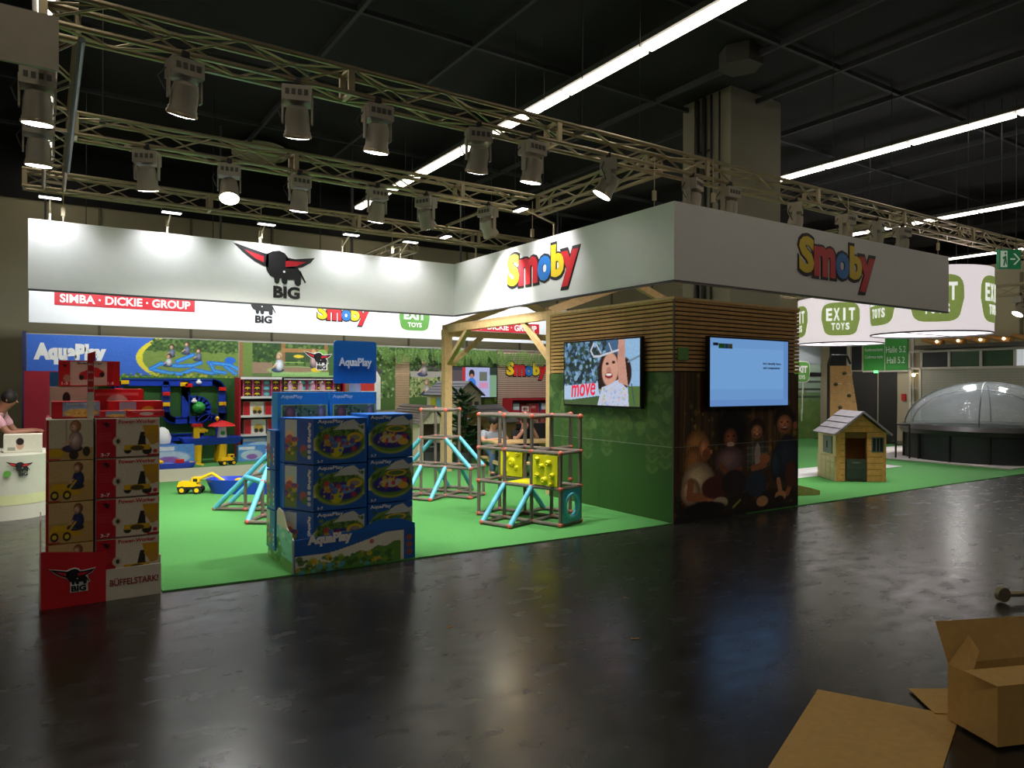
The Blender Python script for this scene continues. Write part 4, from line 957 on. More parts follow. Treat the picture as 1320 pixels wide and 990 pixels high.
F = Frame('tube climbing frame with blue ramps between the blue pile and the timber post', 4.83, 9.08, math.radians(32))
F.cell(0, 0, [0, 1, 2, 3]); F.cell(0, -1, [0, 1]); F.cell(0, 1, [0, 1]); F.cell(-1, 0, [0], False); F.cell(1, 0, [0], False)
for i in (0, 1): F.ramp((i, 0, 2), (i, -1, 1)); F.ramp((i, 1, 2), (i, 2, 1)); F.ramp((0, i, 1), (-1, i, 0)); F.ramp((1, i, 1), (2, i, 0))
F.done()
F = Frame('tube climbing frame with blue ramps half hidden behind the blue pile', 2.22, 8.89, math.radians(52))
F.cell(1, -1, [0, 1, 2, 3]); F.cell(0, -1, [0, 1]); F.cell(1, 0, [0, 1]); F.cell(-1, -1, [0], False); F.cell(1, 1, [0], False)
F.ramp((0, 0, 1), (1, 0, 2)); F.ramp((0, -1, 1), (1, -1, 2)); F.ramp((-1, 0, 0), (0, 0, 1)); F.ramp((-1, -1, 0), (0, -1, 1)); F.ramp((1, 1, 1), (1, 0, 2)); F.ramp((2, 1, 1), (2, 0, 2)); F.ramp((1, 2, 0), (1, 1, 1)); F.ramp((2, 2, 0), (2, 1, 1)); F.ramp((0, 0, 1), (1, 1, 1))
F.done()
# ================================================================ playhouses
M_roofg = mat('grey_shingle', S(132, 128, 136), .6, var=.08)
M_shut = mat('grey_green_shutter', S(112, 124, 118), .6)
M_pane = mat('dark_opening', S(34, 38, 40), .5)
def playhouse(label, loc, rz, w, l, eave, apex, mw, mroof, z0=0.0, mside=None, door=None, over=.07, tiles=3, rowcount=4, mdoor=None, stones=False, shutter=None, window=None, groove=None):
    t = thing('playhouse', label, 'playhouse', loc, rz)
    mside = mside or mw; th = .03
    door = door or (-w*.28, w*.10, eave*.86); dx0, dx1, dh = door
    g = [(-w/2, z0), (dx0, z0), (dx0, dh), (dx1, dh), (dx1, z0), (w/2, z0), (w/2, eave), (0, apex-.02), (-w/2, eave)]
    MB().prism(g, 0, th).build('front_wall', groove or mw, t).matrix_local = frame_mx((0, th, 0), (1, 0, 0), (0, 0, 1))
    MB().prism([(-w/2, z0), (w/2, z0), (w/2, eave), (0, apex-.02), (-w/2, eave)], 0, th).build('back_wall', mw, t).matrix_local = frame_mx((0, l, 0), (1, 0, 0), (0, 0, 1))
    for s in (-1, 1): MB().box(s*w/2-th/2, s*w/2+th/2, 0.005, l, z0, eave).build('side_wall', mside, t)
    # planks on the front to the right of the door and along the gable foot
    n = 8; hh = (eave-z0)/n
    for k in range(n):
        a, b = z0+k*hh+.004, z0+(k+1)*hh-.004
        MB().box(dx1+.012, w/2-.045, -.012, 0, a, b).build('plank', mw, t); MB().box(-w/2+.055, dx0-.012, -.012, 0, a, b).build('plank', mw, t)
        if a >= dh: MB().box(dx0-.01, dx1+.01, -.012, 0, a, b).build('plank', mw, t)
    for k in range(3):
        a = eave+(apex-eave)*.9*k/3+.003; b = eave+(apex-eave)*.9*(k+1)/3-.003; xa = w/2*(apex-a)/(apex-eave)-.03; xb = max(.005, w/2*(apex-b)/(apex-eave)-.03)
        MB().prism([(-xa, a), (xa, a), (xb, b), (-xb, b)], 0, .012).build('plank', mw, t).matrix_local = frame_mx((0, 0, 0), (1, 0, 0), (0, 0, 1))
    for k in range(2): MB().bar((0, -.006, apex-.06), ((-1)**k*(w/2-.0), -.006, eave-.02), .012, .035, (0, 1, 0)).build('gable_trim', mw, t)
    MB().box(-w/2-.005, -w/2+.06, -.014, 0, z0, eave).build('corner_post', mw, t); MB().box(w/2-.05, w/2+.005, -.014, 0, z0, eave).build('corner_post', mw, t)
    MB().box(-w/2+.02, w/2-.02, .05, l-.02, z0, z0+.01).build('floor_board', mside, t)
    if stones:
        hs = (eave*.5)/4
        me = MB().box(-.014, 0, .008, l/4-.008, .006, hs-.006).mesh('stone', mat('cream_stone', S(214, 200, 158), .7, var=.1))
        for r in range(4):
            for c in range(4): link('stone', me, t, Matrix.Translation((-w/2-th/2, c*l/4, z0+r*hs)))
    if shutter:
        y0_, y1_, a, b = shutter
        MB().box(-w/2-th/2-.02, -w/2-th/2, y0_, y1_, a, b).build('shutter', M_shut, t)
        MB().box(-w/2-th/2-.03, -w/2-th/2-.02, (y0_+y1_)/2-.012, (y0_+y1_)/2+.012, (a+b)/2-.06, (a+b)/2+.06).build('shutter_handle', M_pane, t)
    if window:
        x0, x1, a, b = window
        MB().box(x0-.02, x1+.02, -.016, .0, a-.02, b+.02).build('window_frame', M_shut, t)
        MB().box(x0, x1, -.019, -.016, a, b).build('window_pane', M_pane, t)
        for q in (.33, .66): MB().box(x0+(x1-x0)*q-.006, x0+(x1-x0)*q+.006, -.024, -.016, a, b).build('window_bar', M_shut, t)
    md = mdoor or M_pane
    d = MB().box(dx0+.01, dx1-.01, -.02, .01, z0+.02, z0+(dh-z0)*.52).build('half_door', md, t)
    MB().box((dx0+dx1)/2-.06, (dx0+dx1)/2+.06, -.028, -.02, z0+(dh-z0)*.42, z0+(dh-z0)*.45).build('door_handle', M_shut, d)
    MB().box(dx0+.02, dx1-.02, -.024, -.02, z0+.05, z0+(dh-z0)*.30).build('door_panel', mat('door_panel_dark', S(64, 66, 66), .5), d)
    # roof: rows of shingles on both slopes
    for s in (-1, 1):
        a = Vector((0, 0, apex+.015)); ex = w/2+over; b = Vector((s*ex, 0, eave-(apex-eave)*over/(w/2)+.015)); d = b-a; L = d.length; d.normalize()
        for r in range(rowcount):
            p = a+d*(L*r/rowcount)-d*.01; q = a+d*(L*(r+1)/rowcount)+d*.005
            up = Vector((s*-d.z*-1, 0, abs(d.x)))
            nrm = Vector((-d.z*s*s, 0, d.x)) if s > 0 else Vector((d.z, 0, -d.x))
            for c in range(tiles):
                y0_ = -over+(l+2*over)*c/tiles; y1_ = -over+(l+2*over)*(c+1)/tiles-.006
                lift = .016
                v = [p+Vector((0, y0_, 0)), q+Vector((0, y0_, 0)), q+Vector((0, y1_, 0)), p+Vector((0, y1_, 0))]
                nn = (v[1]-v[0]).cross(v[3]-v[0]).normalized()
                if nn.z < 0: nn = -nn
                low = [x for x in v]; top = [v[0]+nn*.008, v[1]+nn*(.008+lift), v[2]+nn*(.008+lift), v[3]+nn*.008]
                MB().add(low+top, [(0, 1, 2, 3), (4, 5, 6, 7), (0, 1, 5, 4), (1, 2, 6, 5), (2, 3, 7, 6), (3, 0, 4, 7)]).build('shingle', mroof, t)
        MB().bar(a+Vector((0, -over-.01, .0)), b+Vector((0, -over-.01, 0)), .03, .05, (0, 1, 0)).build('barge_board', mroof, t)
    return t
M_pw = mat('honey_plastic_wood', S(236, 168, 100), .55, var=.16, scale=16); M_ps = mat('cream_plastic', S(224, 206, 158), .6)
pf = Vector((11.25, 7.05, 0)); pd = Vector((.65, -.46, 0)).normalized()
c_ = pf+pd*.41
playhouse('wooden-look playhouse with grey shingles and dark half door standing alone on the right carpet', (c_.x, c_.y, .012), math.atan2(pd.y, pd.x), .82, .74, .84, 1.17, M_pw, M_roofg, mside=M_ps, door=(-.26, .09, .74), mdoor=mat('dark_door', S(74, 74, 72), .5), groove=mat('honey_groove', S(120, 84, 44), .7), stones=True, shutter=(.12, .48, .46, .76), window=(.19, .36, .52, .74), tiles=3, rowcount=4)
M_cw = mat('ivory_plastic', S(226, 216, 190), .6); M_rd = mat('slate_shingle', S(126, 124, 132), .6)
playhouse('tall ivory playhouse with slate roof under the wall screen', (8.38, 14.6, .012), 0, .66, 1.5, 1.40, 1.68, M_cw, M_rd, door=(-.22, .10, 1.22), window=(.17, .25, .95, 1.2), tiles=3, rowcount=5)
playhouse('low ivory playhouse with porch gable and slatted roof behind the climbing frame', (6.55, 12.9, .018), 0, .56, 1.4, .88, 1.17, M_cw, mat('taupe_shingle', S(140, 128, 122), .6), door=(-.19, .19, .82), tiles=2, rowcount=7)
playhouse('brown timber playhouse with grey plank roof right of the plant', (7.95, 13.55, .012), math.radians(-62), .95, 1.0, .80, 1.14, mat('brown_log', S(150, 120, 70), .7, var=.2), M_rd, door=(-.25, .20, .72), tiles=3, rowcount=4)
# lime and blue shutters of the tall house
t = thing('playhouse_shutter', 'lime and blue shutter boards on the side of the tall playhouse', 'shutter', (8.008, 15.6, .85))
MB().box(0, .02, 0, .24, 0, .45).build('board', mat('lime_board', S(190, 196, 40), .5), t); MB().box(0, .02, -.3, -.06, 0, .45).build('board', mat('pale_blue_board', S(120, 180, 200), .5), t)

# ================================================================ plants
def plant(label, loc, h, r, n=150, col=(36, 84, 34)):
    t = thing('potted_plant', label, 'plant', loc)
    MB().lathe([(.13, 0), (.17, .02), (.19, .28), (.16, .28)], 16).build('pot', mat('plant_pot', S(54, 52, 50), .6), t, True)
    for k in range(5): MB().tube((0, 0, .25), (random.uniform(-.12, .12), random.uniform(-.12, .12), h*.85), .012, 6).build('stem', mat('stem_brown', S(80, 70, 44), .7), t)
    m = mat('dark_leaf_%d' % col[1], S(*col), .45, var=.3, scale=2)
    for k in range(n):
        a = random.random()*6.28; z = .3+(h-.3)*random.random(); rr = r*(.25+.75*random.random())*(1-.45*abs(z/h-.55))
        b = Vector((math.cos(a)*rr*.35, math.sin(a)*rr*.35, z)); d = Vector((math.cos(a), math.sin(a), random.uniform(-.3, .9)))
        mb = MB(); leaf(mb, b, d, rr*.8+.08, .10, (random.uniform(-.3, .3), random.uniform(-.3, .3), 1)); mb.build('leaf', m, t)
    return t
plant('tall dark green bush between the playhouses', (6.95, 12.35, .012), 1.45, .36, 190)
plant('smaller dark plant in front of the brown playhouse', (7.55, 12.1, .012), .70, .24, 110, (30, 70, 40))

# ================================================================ seating, picnic table, red shelf
M_sofa = mat('charcoal_cushion', S(78, 76, 80), .9)
t = thing('lounge_sofa', 'low charcoal lounge sofa behind the yellow climbing panels', 'sofa', (9.82, 13.35, .012), 0)
MB().box(-.72, .72, 0, .75, .05, .22).build('base', M_sofa, t)
for x in (-.48, 0, .48):
    MB().box(x-.235, x+.235, .02, .6, .22, .34).build('seat_cushion', M_sofa, t); MB().box(x-.235, x+.235, .50, .70, .34, .52).build('back_cushion', M_sofa, t); MB().box(x-.235, x+.235, .54, .74, .52, .70).build('back_cushion', M_sofa, t)
for x in (-.68, .68):
    for y in (.05, .7): MB().box(x-.03, x+.03, y-.03, y+.03, 0, .05).build('foot', M_dark, t)
t = thing('picnic_table', 'small pale timber picnic table behind the climbing frame', 'table', (6.98, 10.3, .012), math.radians(-15))
for k in range(5): MB().box(-.55, .55, -.30+k*.122, -.19+k*.122, .62, .65).build('table_plank', M_wood, t)
for s in (-1, 1):
    for k in range(2): MB().box(-.55, .55, s*.58-.11+k*.11, s*.58-.01+k*.11, .30, .33).build('bench_plank', M_wood, t)
    for y in (-1, 1): MB().bar((s*.45, y*.42, 0), (s*.45, y*.16, .62), .04, .10).build('leg', M_wood, t)
    MB().box(s*.45-.02, s*.45+.02, -.66, .66, .24, .30).build('bench_bearer', M_wood, t)
    MB().box(s*.45-.02, s*.45+.02, -.28, .28, .55, .62).build('top_bearer', M_wood, t)
def shelf(label, loc, w, d, h, levels, mside, mboard, back=None):
    t = thing('shelf_unit', label, 'shelf', loc)
    for x in (-w/2, w/2-.03): MB().box(x, x+.03, -.02, d, 0, h).build('side_panel', mside, t)
    MB().box(-w/2+.03, w/2-.03, d-.02, d, 0, h).build('back_panel', back or mside, t)
    for z in levels: MB().box(-w/2+.03, w/2-.03, 0, d-.02, z-.03, z).build('shelf_board', mboard, t); MB().box(-w/2+.03, w/2-.03, -.012, 0, z-.04, z+.012).build('price_rail', mboard, t)
    return t
M_sred = mat('shelf_red', S(176, 24, 40), .5)
shelf('white shelf unit with dark red sides full of toy boxes', (4.68, 16.02, .012), 2.36, .42, 1.76, [.12, .52, .93, 1.34, 1.76], M_sred, M_white, mat('shelf_back', S(90, 84, 86), .7))
def minibox(label, group, x0, y0, z0, w, d, h, body, pr): return carton(label, x0, y0, z0, w, d, h, body, pr, group=group)
@cache
def print_mini(kind, W, H):
    cv = Canvas(28, 22, (206, 60, 70))
    if kind == 0: cv.rect(.18, .05, .95, .95, (40, 44, 40)); cv.ell(.55, .45, .3, .3, (226, 196, 40)); cv.ell(.4, .25, .12, .16, (30, 30, 30)); cv.ell(.7, .25, .12, .16, (30, 30, 30)); cv.rect(0, 0, .16, 1, (216, 90, 150))
    elif kind == 1: cv.rect(.18, .05, .95, .95, (60, 110, 120)); cv.ell(.55, .45, .3, .3, (120, 190, 200)); cv.rect(0, 0, .16, 1, (190, 70, 120))
    elif kind == 2: cv.a[:] = (230, 226, 216); cv.rect(0, 0, .32, 1, (200, 32, 46)); cv.ell(.66, .4, .22, .26, (206, 170, 60)); cv.ell(.55, .25, .1, .14, (50, 44, 40)); cv.ell(.78, .25, .1, .14, (50, 44, 40))
    elif kind == 3: cv.a[:] = (90, 150, 220); cv.ell(.5, .4, .4, .3, (190, 214, 236)); cv.ell(.5, .3, .2, .16, (150, 100, 190)); cv.rect(.05, .75, .6, .9, (220, 230, 244))
    elif kind == 4: cv.a[:] = (190, 34, 50); cv.rect(.1, .2, .9, .8, (220, 214, 206)); cv.ell(.4, .5, .15, .2, (120, 90, 90)); cv.ell(.65, .5, .12, .2, (200, 120, 90))
    elif kind == 5: cv.a[:] = (186, 30, 48); cv.rect(.1, .5, .6, .8, (214, 130, 140)); cv.ell(.6, .35, .2, .2, (150, 70, 60))
    else: cv.a[:] = (60, 80, 140); cv.rect(.2, .3, .9, .9, (210, 220, 226)); cv.rect(.1, .05, .9, .3, (190, 40, 60))
    cv.grain(.1)
    return grid_mesh(cv, W, H, M_print)
ORD = ['first', 'second', 'third', 'fourth', 'fifth', 'sixth', 'seventh', 'eighth', 'ninth', 'tenth', 'eleventh']
MINI = [M_redc, M_cream, M_skyblue]
for c in range(11):
    for r in range(3): minibox('%s car pack, %s layer, column %s from the left on the white shelf top' % ('teal' if c in (2, 6, 7) else 'yellow', ['lowest', 'middle', 'highest'][r], ORD[c]), 'small car packs on the white shelf', 3.58+c*.2, 16.06, 1.355+r*.125, .19, .16, .12, M_redc, print_mini(1 if c in (2, 6, 7) else 0, .18, .11))
for c in range(4): minibox('white and red digger box, %s from the left on the upper middle shelf' % ORD[c], 'digger boxes on the upper middle shelf', 3.60+c*.46, 16.08, .945, .44, .26, .30, M_cream, print_mini(2, .43, .29))
for c in range(4): minibox('white and red digger box, %s from the left on the lower middle shelf' % ORD[c], 'digger boxes on the lower middle shelf', 3.62+c*.50, 16.08, .535, .46, .28, .32, M_cream, print_mini(2, .45, .31))
for c in range(2): minibox('large light blue water-toy box at the bottom of the white shelf, %s one' % ['left', 'right'][c], 'blue boxes on the bottom shelf', 3.58+c*.9, 16.05, .135, .80, .3, .33, M_skyblue, print_mini(3, .79, .32))
shelf('red shelf unit with toy boxes below the colourful word', (11.5, 16.0, .012), 2.0, .42, 1.24, [.08, .46, .84, 1.24], M_sred, M_sred)
kk = 0
for z, hh in ((.095, .30), (.475, .30), (.855, .28)):
    for c in range(6):
        minibox('toy box on the red shelf, %s level, %s from the left' % ({.095: 'bottom', .475: 'middle', .855: 'top'}[z], ['first', 'second', 'third', 'fourth', 'fifth', 'sixth'][c]), 'toy boxes on the red shelf', 10.55+c*.315, 16.06, z, .29, .2, hh*(.8+.2*((c*7+kk) % 3)/2), [M_redc, M_cream, M_blue][(c+kk) % 3], print_mini([4, 5, 6][(c+kk) % 3], .28, hh*(.8+.2*((c*7+kk) % 3)/2)-.01)); 
    kk += 1
# pink-topped small table with bottles above the shelf (far promotional stand)
t = thing('promo_rack', 'small dark rack with pink packs above the white shelf', 'rack', (4.95, 15.7, 1.50))
MB().box(-.62, .62, 0, .03, .25, .28).build('rail', M_dark, t); MB().box(-.6, .6, 0, .2, -.02, 0).build('board', M_white, t)
for x in (-.6, .6): MB().box(x-.02, x+.02, 0, .03, -1.49, .28).build('rack_post', M_dark, t)
for k, x in enumerate((-.42, -.2, .08, .3)):
    o = MB().lathe([(.05, 0), (.06, .06), (.05, .14), (.02, .18), (.02, .2)], 10).build('pink_pack', mat('pink_pack', S(214, 170, 190), .5)); o.location = (4.95+x, 15.8, 1.502); tag(o, 'pink bottle-shaped pack on the dark rack, %s from the left' % ORD[k], 'pack', 'pink packs on the dark rack')
# red partition at far left
o = MB().box(-.32, .30, 15.8, 15.86, 0, 1.86).build('red_partition', mat('dull_red_board', S(170, 28, 52), .6)); tag(o, 'plain dark red partition board left of the grass wall', 'partition')

# ================================================================ blue water track on the grass wall
t = thing('water_track', 'blue toy canal circuit mounted on the grass wall', 'toy track', (0, 16.40, 0))
def channel(pts, wd=.15, closed=False):
    """flat trough following points (x,z)"""
    mb = MB()
    P = [Vector((x, 0, z)) for x, z in pts]
    if closed: P.append(P[0])
    for a, b in zip(P[:-1], P[1:]):
        mb.bar(a, b, wd, .05, (0, 1, 0)) if False else None
        d = (b-a).normalized(); n = Vector((-d.z, 0, d.x)); e = d*.02
        v = []
        for q in (a-e, b+e):
            for off, y in ((-wd/2, .05), (-wd/2, -.02), (-wd/2+.02, -.02), (-wd/2+.02, .0), (wd/2-.02, .0), (wd/2-.02, -.02), (wd/2, -.02), (wd/2, .05)): v.append(q+n*off+Vector((0, y, 0)))
        fs = [(k, (k+1) % 8, 8+(k+1) % 8, 8+k) for k in range(8)]+[(0, 7, 4, 3), (0, 3, 2, 1), (7, 6, 5, 4), (8, 11, 12, 15), (8, 9, 10, 11), (15, 12, 13, 14)]
        mb.add(v, fs)
    return mb.build('canal', M_toyblue, t)
def W_(px, py):  # read-off from the photograph scaled to the wall
    return (px, py)
def arc(cx, cz, r, a0, a1, n=8): return [(cx+r*math.cos(math.radians(a0+(a1-a0)*k/n)), cz+r*math.sin(math.radians(a0+(a1-a0)*k/n))) for k in range(n+1)]
channel([(.9, 1.66)]+[(3.05, 1.66)]+arc(3.05, 1.48, .18, 90, 0)+[(3.23, .98)]+arc(3.05, .98, .18, 0, -60))
channel([(2.12, 1.66), (2.12, 1.02)]+arc(2.28, 1.02, .16, 180, 270)+[(2.55, .86)]+arc(2.72, 1.08, .22, 270, 450)+[(2.56, 1.30), (2.50, 1.40), (2.50, 1.66)])
channel([(2.5, 1.66), (2.5, .92)]); channel([(1.25, 1.66), (1.25, 1.1)]); channel(arc(1.05, 1.50, .16, 90, 0)+[(1.21, 1.3)])
channel(arc(2.98, .72, .20, 180, 0)+[(3.18, .5)]); channel([(2.78, .74), (2.78, .3)]); channel([(1.2, .50), (2.60, .50), (2.60, .2)])
for x, z, m in ((1.36, 1.66, M_toyyel), (2.46, 1.62, M_toyyel), (2.12, 1.20, M_toyyel), (3.23, 1.20, M_toyyel), (1.25, 1.5, M_toyred), (3.23, 1.52, M_toyred), (2.55, 1.6, M_toyred), (2.12, 1.42, M_toyred), (2.80, .62, M_toyyel), (1.22, 1.72, M_toygreen)):
    MB().box(x-.07, x+.07, -.06, 0, z-.04, z+.04).lathe([(.03, -.08), (.03, -.04)], 8, c=(x, 0, z), axis='Y').build('sluice_gate', m, t)
o = MB().lathe([(.002, -.14), (.08, -.11), (.13, -.03), (.13, .02)], 18, axis='Y').build('island', M_toygreen, t, True); o.location = (2.76, 0, 1.12)
for x, z, m in ((1.62, 1.46, M_toyyel), (1.82, 1.20, M_toyred), (2.75, 1.66, M_white), (2.66, 1.26, M_white)):
    b = MB().ball((0, 0, 0), .06, .04, .04, 8, 6).box(-.025, .025, -.02, .02, .02, .07).build('toy_boat', m, None, True); b.location = (x, 16.36, z); tag(b, {1.62: 'yellow toy boat on bare grass of the grass wall', 1.82: 'red toy boat on the grass wall above the red pile', 2.75: 'white toy boat in the top canal run', 2.66: 'white toy boat beside the green island'}[x], 'toy boat')
# ---- water table
t = thing('water_table', 'blue water play table on yellow legs with crane and toadstool tower', 'water table', (2.87, 15.7, .012))
MB().add([(-.50, -.22, .38), (.50, -.22, .38), (.50, .22, .38), (-.50, .22, .38), (-.58, -.28, .52), (.58, -.28, .52), (.58, .28, .52), (-.58, .28, .52), (-.54, -.24, .52), (.54, -.24, .52), (.54, .24, .52), (-.54, .24, .52), (-.48, -.2, .42), (.48, -.2, .42), (.48, .2, .42), (-.48, .2, .42)],
         [(0, 3, 2, 1), (0, 1, 5, 4), (1, 2, 6, 5), (2, 3, 7, 6), (3, 0, 4, 7), (4, 5, 9, 8), (5, 6, 10, 9), (6, 7, 11, 10), (7, 4, 8, 11), (8, 9, 13, 12), (9, 10, 14, 13), (10, 11, 15, 14), (11, 8, 12, 15), (12, 13, 14, 15)]).build('basin', M_toyblue, t)
for x in (-.30, .18):
    for y in (-.15, .15): MB().tube((x, y, 0), (x+.03, y, .38), .10, 8, .09).build('leg', M_toyyel, t, True)
cr = MB().box(-.33, -.22, -.05, .05, .50, .74).build('crane_tower', M_toyyel, t); MB().box(-.36, -.16, -.06, .06, .74, .80).build('crane_roof', M_toyred, cr); MB().bar((-.2, 0, .72), (-.06, 0, .64), .05, .05).build('crane_arm', M_toyyel, cr)
tw = MB().lathe([(.10, .48), (.08, .72)], 14, c=(.22, 0, 0)).build('toadstool_stem', M_white, t, True); MB().lathe([(.28, .74), (.22, .79), (.06, .85), (.002, .86)], 16, c=(.22, 0, 0)).build('toadstool_cap', M_toyred, tw, True); MB().lathe([(.045, -.10), (.045, -.075)], 12, c=(.22, -.0, .60), axis='Y').build('porthole', M_toygreen, tw); MB().ball((.12, -.05, .90), .04, .04, .05).build('lookout_bird', M_toyyel, tw, True)
# ---- other toys along the back
carton('blue water-toy box standing under the grass wall', 1.55, 15.3, .012, .95, .2, .42, M_blue, print_mini(3, .94, .41), group='boxes under the grass wall')
carton('second blue toy box left of the white shelf', 3.35, 15.4, .012, .55, .2, .34, M_skyblue, print_mini(3, .54, .33), group='boxes under the grass wall')
o = MB().lathe([(.15, 0), (.17, .12), (.12, .26), (.05, .32), (.002, .33)], 12).build('toy_shell', M_white, None, True); o.location = (1.95, 15.62, .44); tag(o, 'white plastic toy shell on the blue toy box', 'toy')
MB().box(-.25, .25, -.25, .25, 0, .42).build('toy_stand', M_toyblue); bpy.data.objects['toy_stand'].location = (1.95, 15.75, .012); tag(bpy.data.objects['toy_stand'], 'blue block stand under the white toy shell', 'stand')
def boat(label, loc, L, w, h, rz=0.0, name='toy_tub', m=M_toyblue):
    t = thing(name, label, 'toy tub', loc, rz); mb = MB(); n = 20; rings = []
    for (s, z) in ((.86, 0), (1.0, h), (.94, h), (.82, .05)):
        rings.append([(L/2*s*math.copysign(abs(math.cos(2*math.pi*k/n))**.6, math.cos(2*math.pi*k/n)), w/2*s*math.copysign(abs(math.sin(2*math.pi*k/n))**.6, math.sin(2*math.pi*k/n)), z) for k in range(n)])
    vs = sum(rings, []); fs = [(r*n+k, r*n+(k+1) % n, (r+1)*n+(k+1) % n, (r+1)*n+k) for r in range(3) for k in range(n)]+[tuple(range(n-1, -1, -1)), tuple(3*n+k for k in range(n))]
    mb.add(vs, fs).build('hull', m, t, True); return t
boat('long blue sand tub holding yellow diggers', (2.62, 11.05, .012), 1.35, .55, .21, math.radians(-33))
t = boat('flat blue toy harbour boat on the floor by the beige strip', (2.05, 14.95, .018), .85, .32, .10, 0.0, 'toy_harbour'); MB().ball((-.25, 0, .12), .10, .07, .05).build('deck_cargo', M_toyyel, t, True); MB().box(.05, .2, -.05, .05, .08, .16).build('deck_block', M_toyred, t); MB().bar((.3, 0, .1), (.55, -.05, .03), .08, .03).build('ramp', M_toyyel, t)
boat('small blue and pink toy basin by the shelf foot', (4.15, 15.3, .012), .6, .4, .16, 0.2)
def truck(label, loc, rz, L=.34, arm=True, name='toy_digger'):
    t = thing(name, label, 'toy digger', loc, rz); s = L/.34
    MB().box(-.17*s, .15*s, -.07*s, .07*s, .06*s, .10*s).build('chassis', M_dark, t)
    MB().add([(-.17*s, -.075*s, .10*s), (.12*s, -.075*s, .10*s), (.12*s, .075*s, .10*s), (-.17*s, .075*s, .10*s), (-.15*s, -.07*s, .17*s), (.06*s, -.07*s, .17*s), (.06*s, .07*s, .17*s), (-.15*s, .07*s, .17*s)], [(0, 3, 2, 1), (4, 5, 6, 7), (0, 1, 5, 4), (1, 2, 6, 5), (2, 3, 7, 6), (3, 0, 4, 7)]).build('body', M_toyyel, t)
    c = MB().box(.02*s, .12*s, -.06*s, .06*s, .16*s, .23*s).build('cab', M_toyyel, t); MB().box(.04*s, .10*s, -.062*s, -.06*s, .17*s, .21*s).build('cab_window', M_dark, c)
    for x in (-.10*s, .10*s):
        for y in (-.075*s, .075*s):
            w_ = MB().lathe([(.055*s, -.02*s), (.055*s, .02*s)], 14, c=(x, y, .055*s), axis='Y').build('wheel', M_dark, t, True); MB().lathe([(.032*s, -.024*s), (.032*s, .024*s)], 10, c=(x, y, .055*s), axis='Y').build('hub', M_toyyel, w_)
    if arm: a = MB().path([(.10*s, 0, .2*s), (.28*s, 0, .28*s), (.44*s, 0, .17*s)], .02*s).build('arm', M_toyyel, t); MB().box(.40*s, .52*s, -.05*s, .05*s, .10*s, .17*s).build('bucket', M_toyyel, a)
    return t
truck('yellow toy excavator standing beside the blue sand tub', (1.82, 11.40, .012), math.radians(-28), .36)
truck('yellow toy digger sitting in the blue sand tub', (2.52, 11.1, .07), math.radians(-33), .3, False)
truck('small yellow toy crane on the floor below the water table', (3.05, 14.95, .012), math.radians(10), .32, False)
# ================================================================ left counter
t = thing('promo_counter', 'rounded white promotion counter with small buffalo emblem at far left', 'counter', (-.42, 10.9, 0))
MB().lathe([(.55, 0), (.55, .77), (.50, .79), (.002, .79)], 40).build('body', mat('counter_white', S(190, 190, 174), .5, var=.03), t, True)
MB().lathe([(.553, .18), (.553, .30)], 40, close=False).build('green_band', mat('faded_green_band', S(196, 200, 150), .6), t, True)
emblem(t, (.033, -.588, .52), (.956, .292, 0), (0, 0, 1), .28); MB().lathe([(.04, 0), (.04, .004)], 14, axis='Y', c=(.05, -.575, .56)).build('green_dot', M_exit, t)
carton('pale carton with dark plants picture lying on the counter', -.42, 10.55, .79, .40, .3, .22, M_cream, print_red(.39, .21, 4))
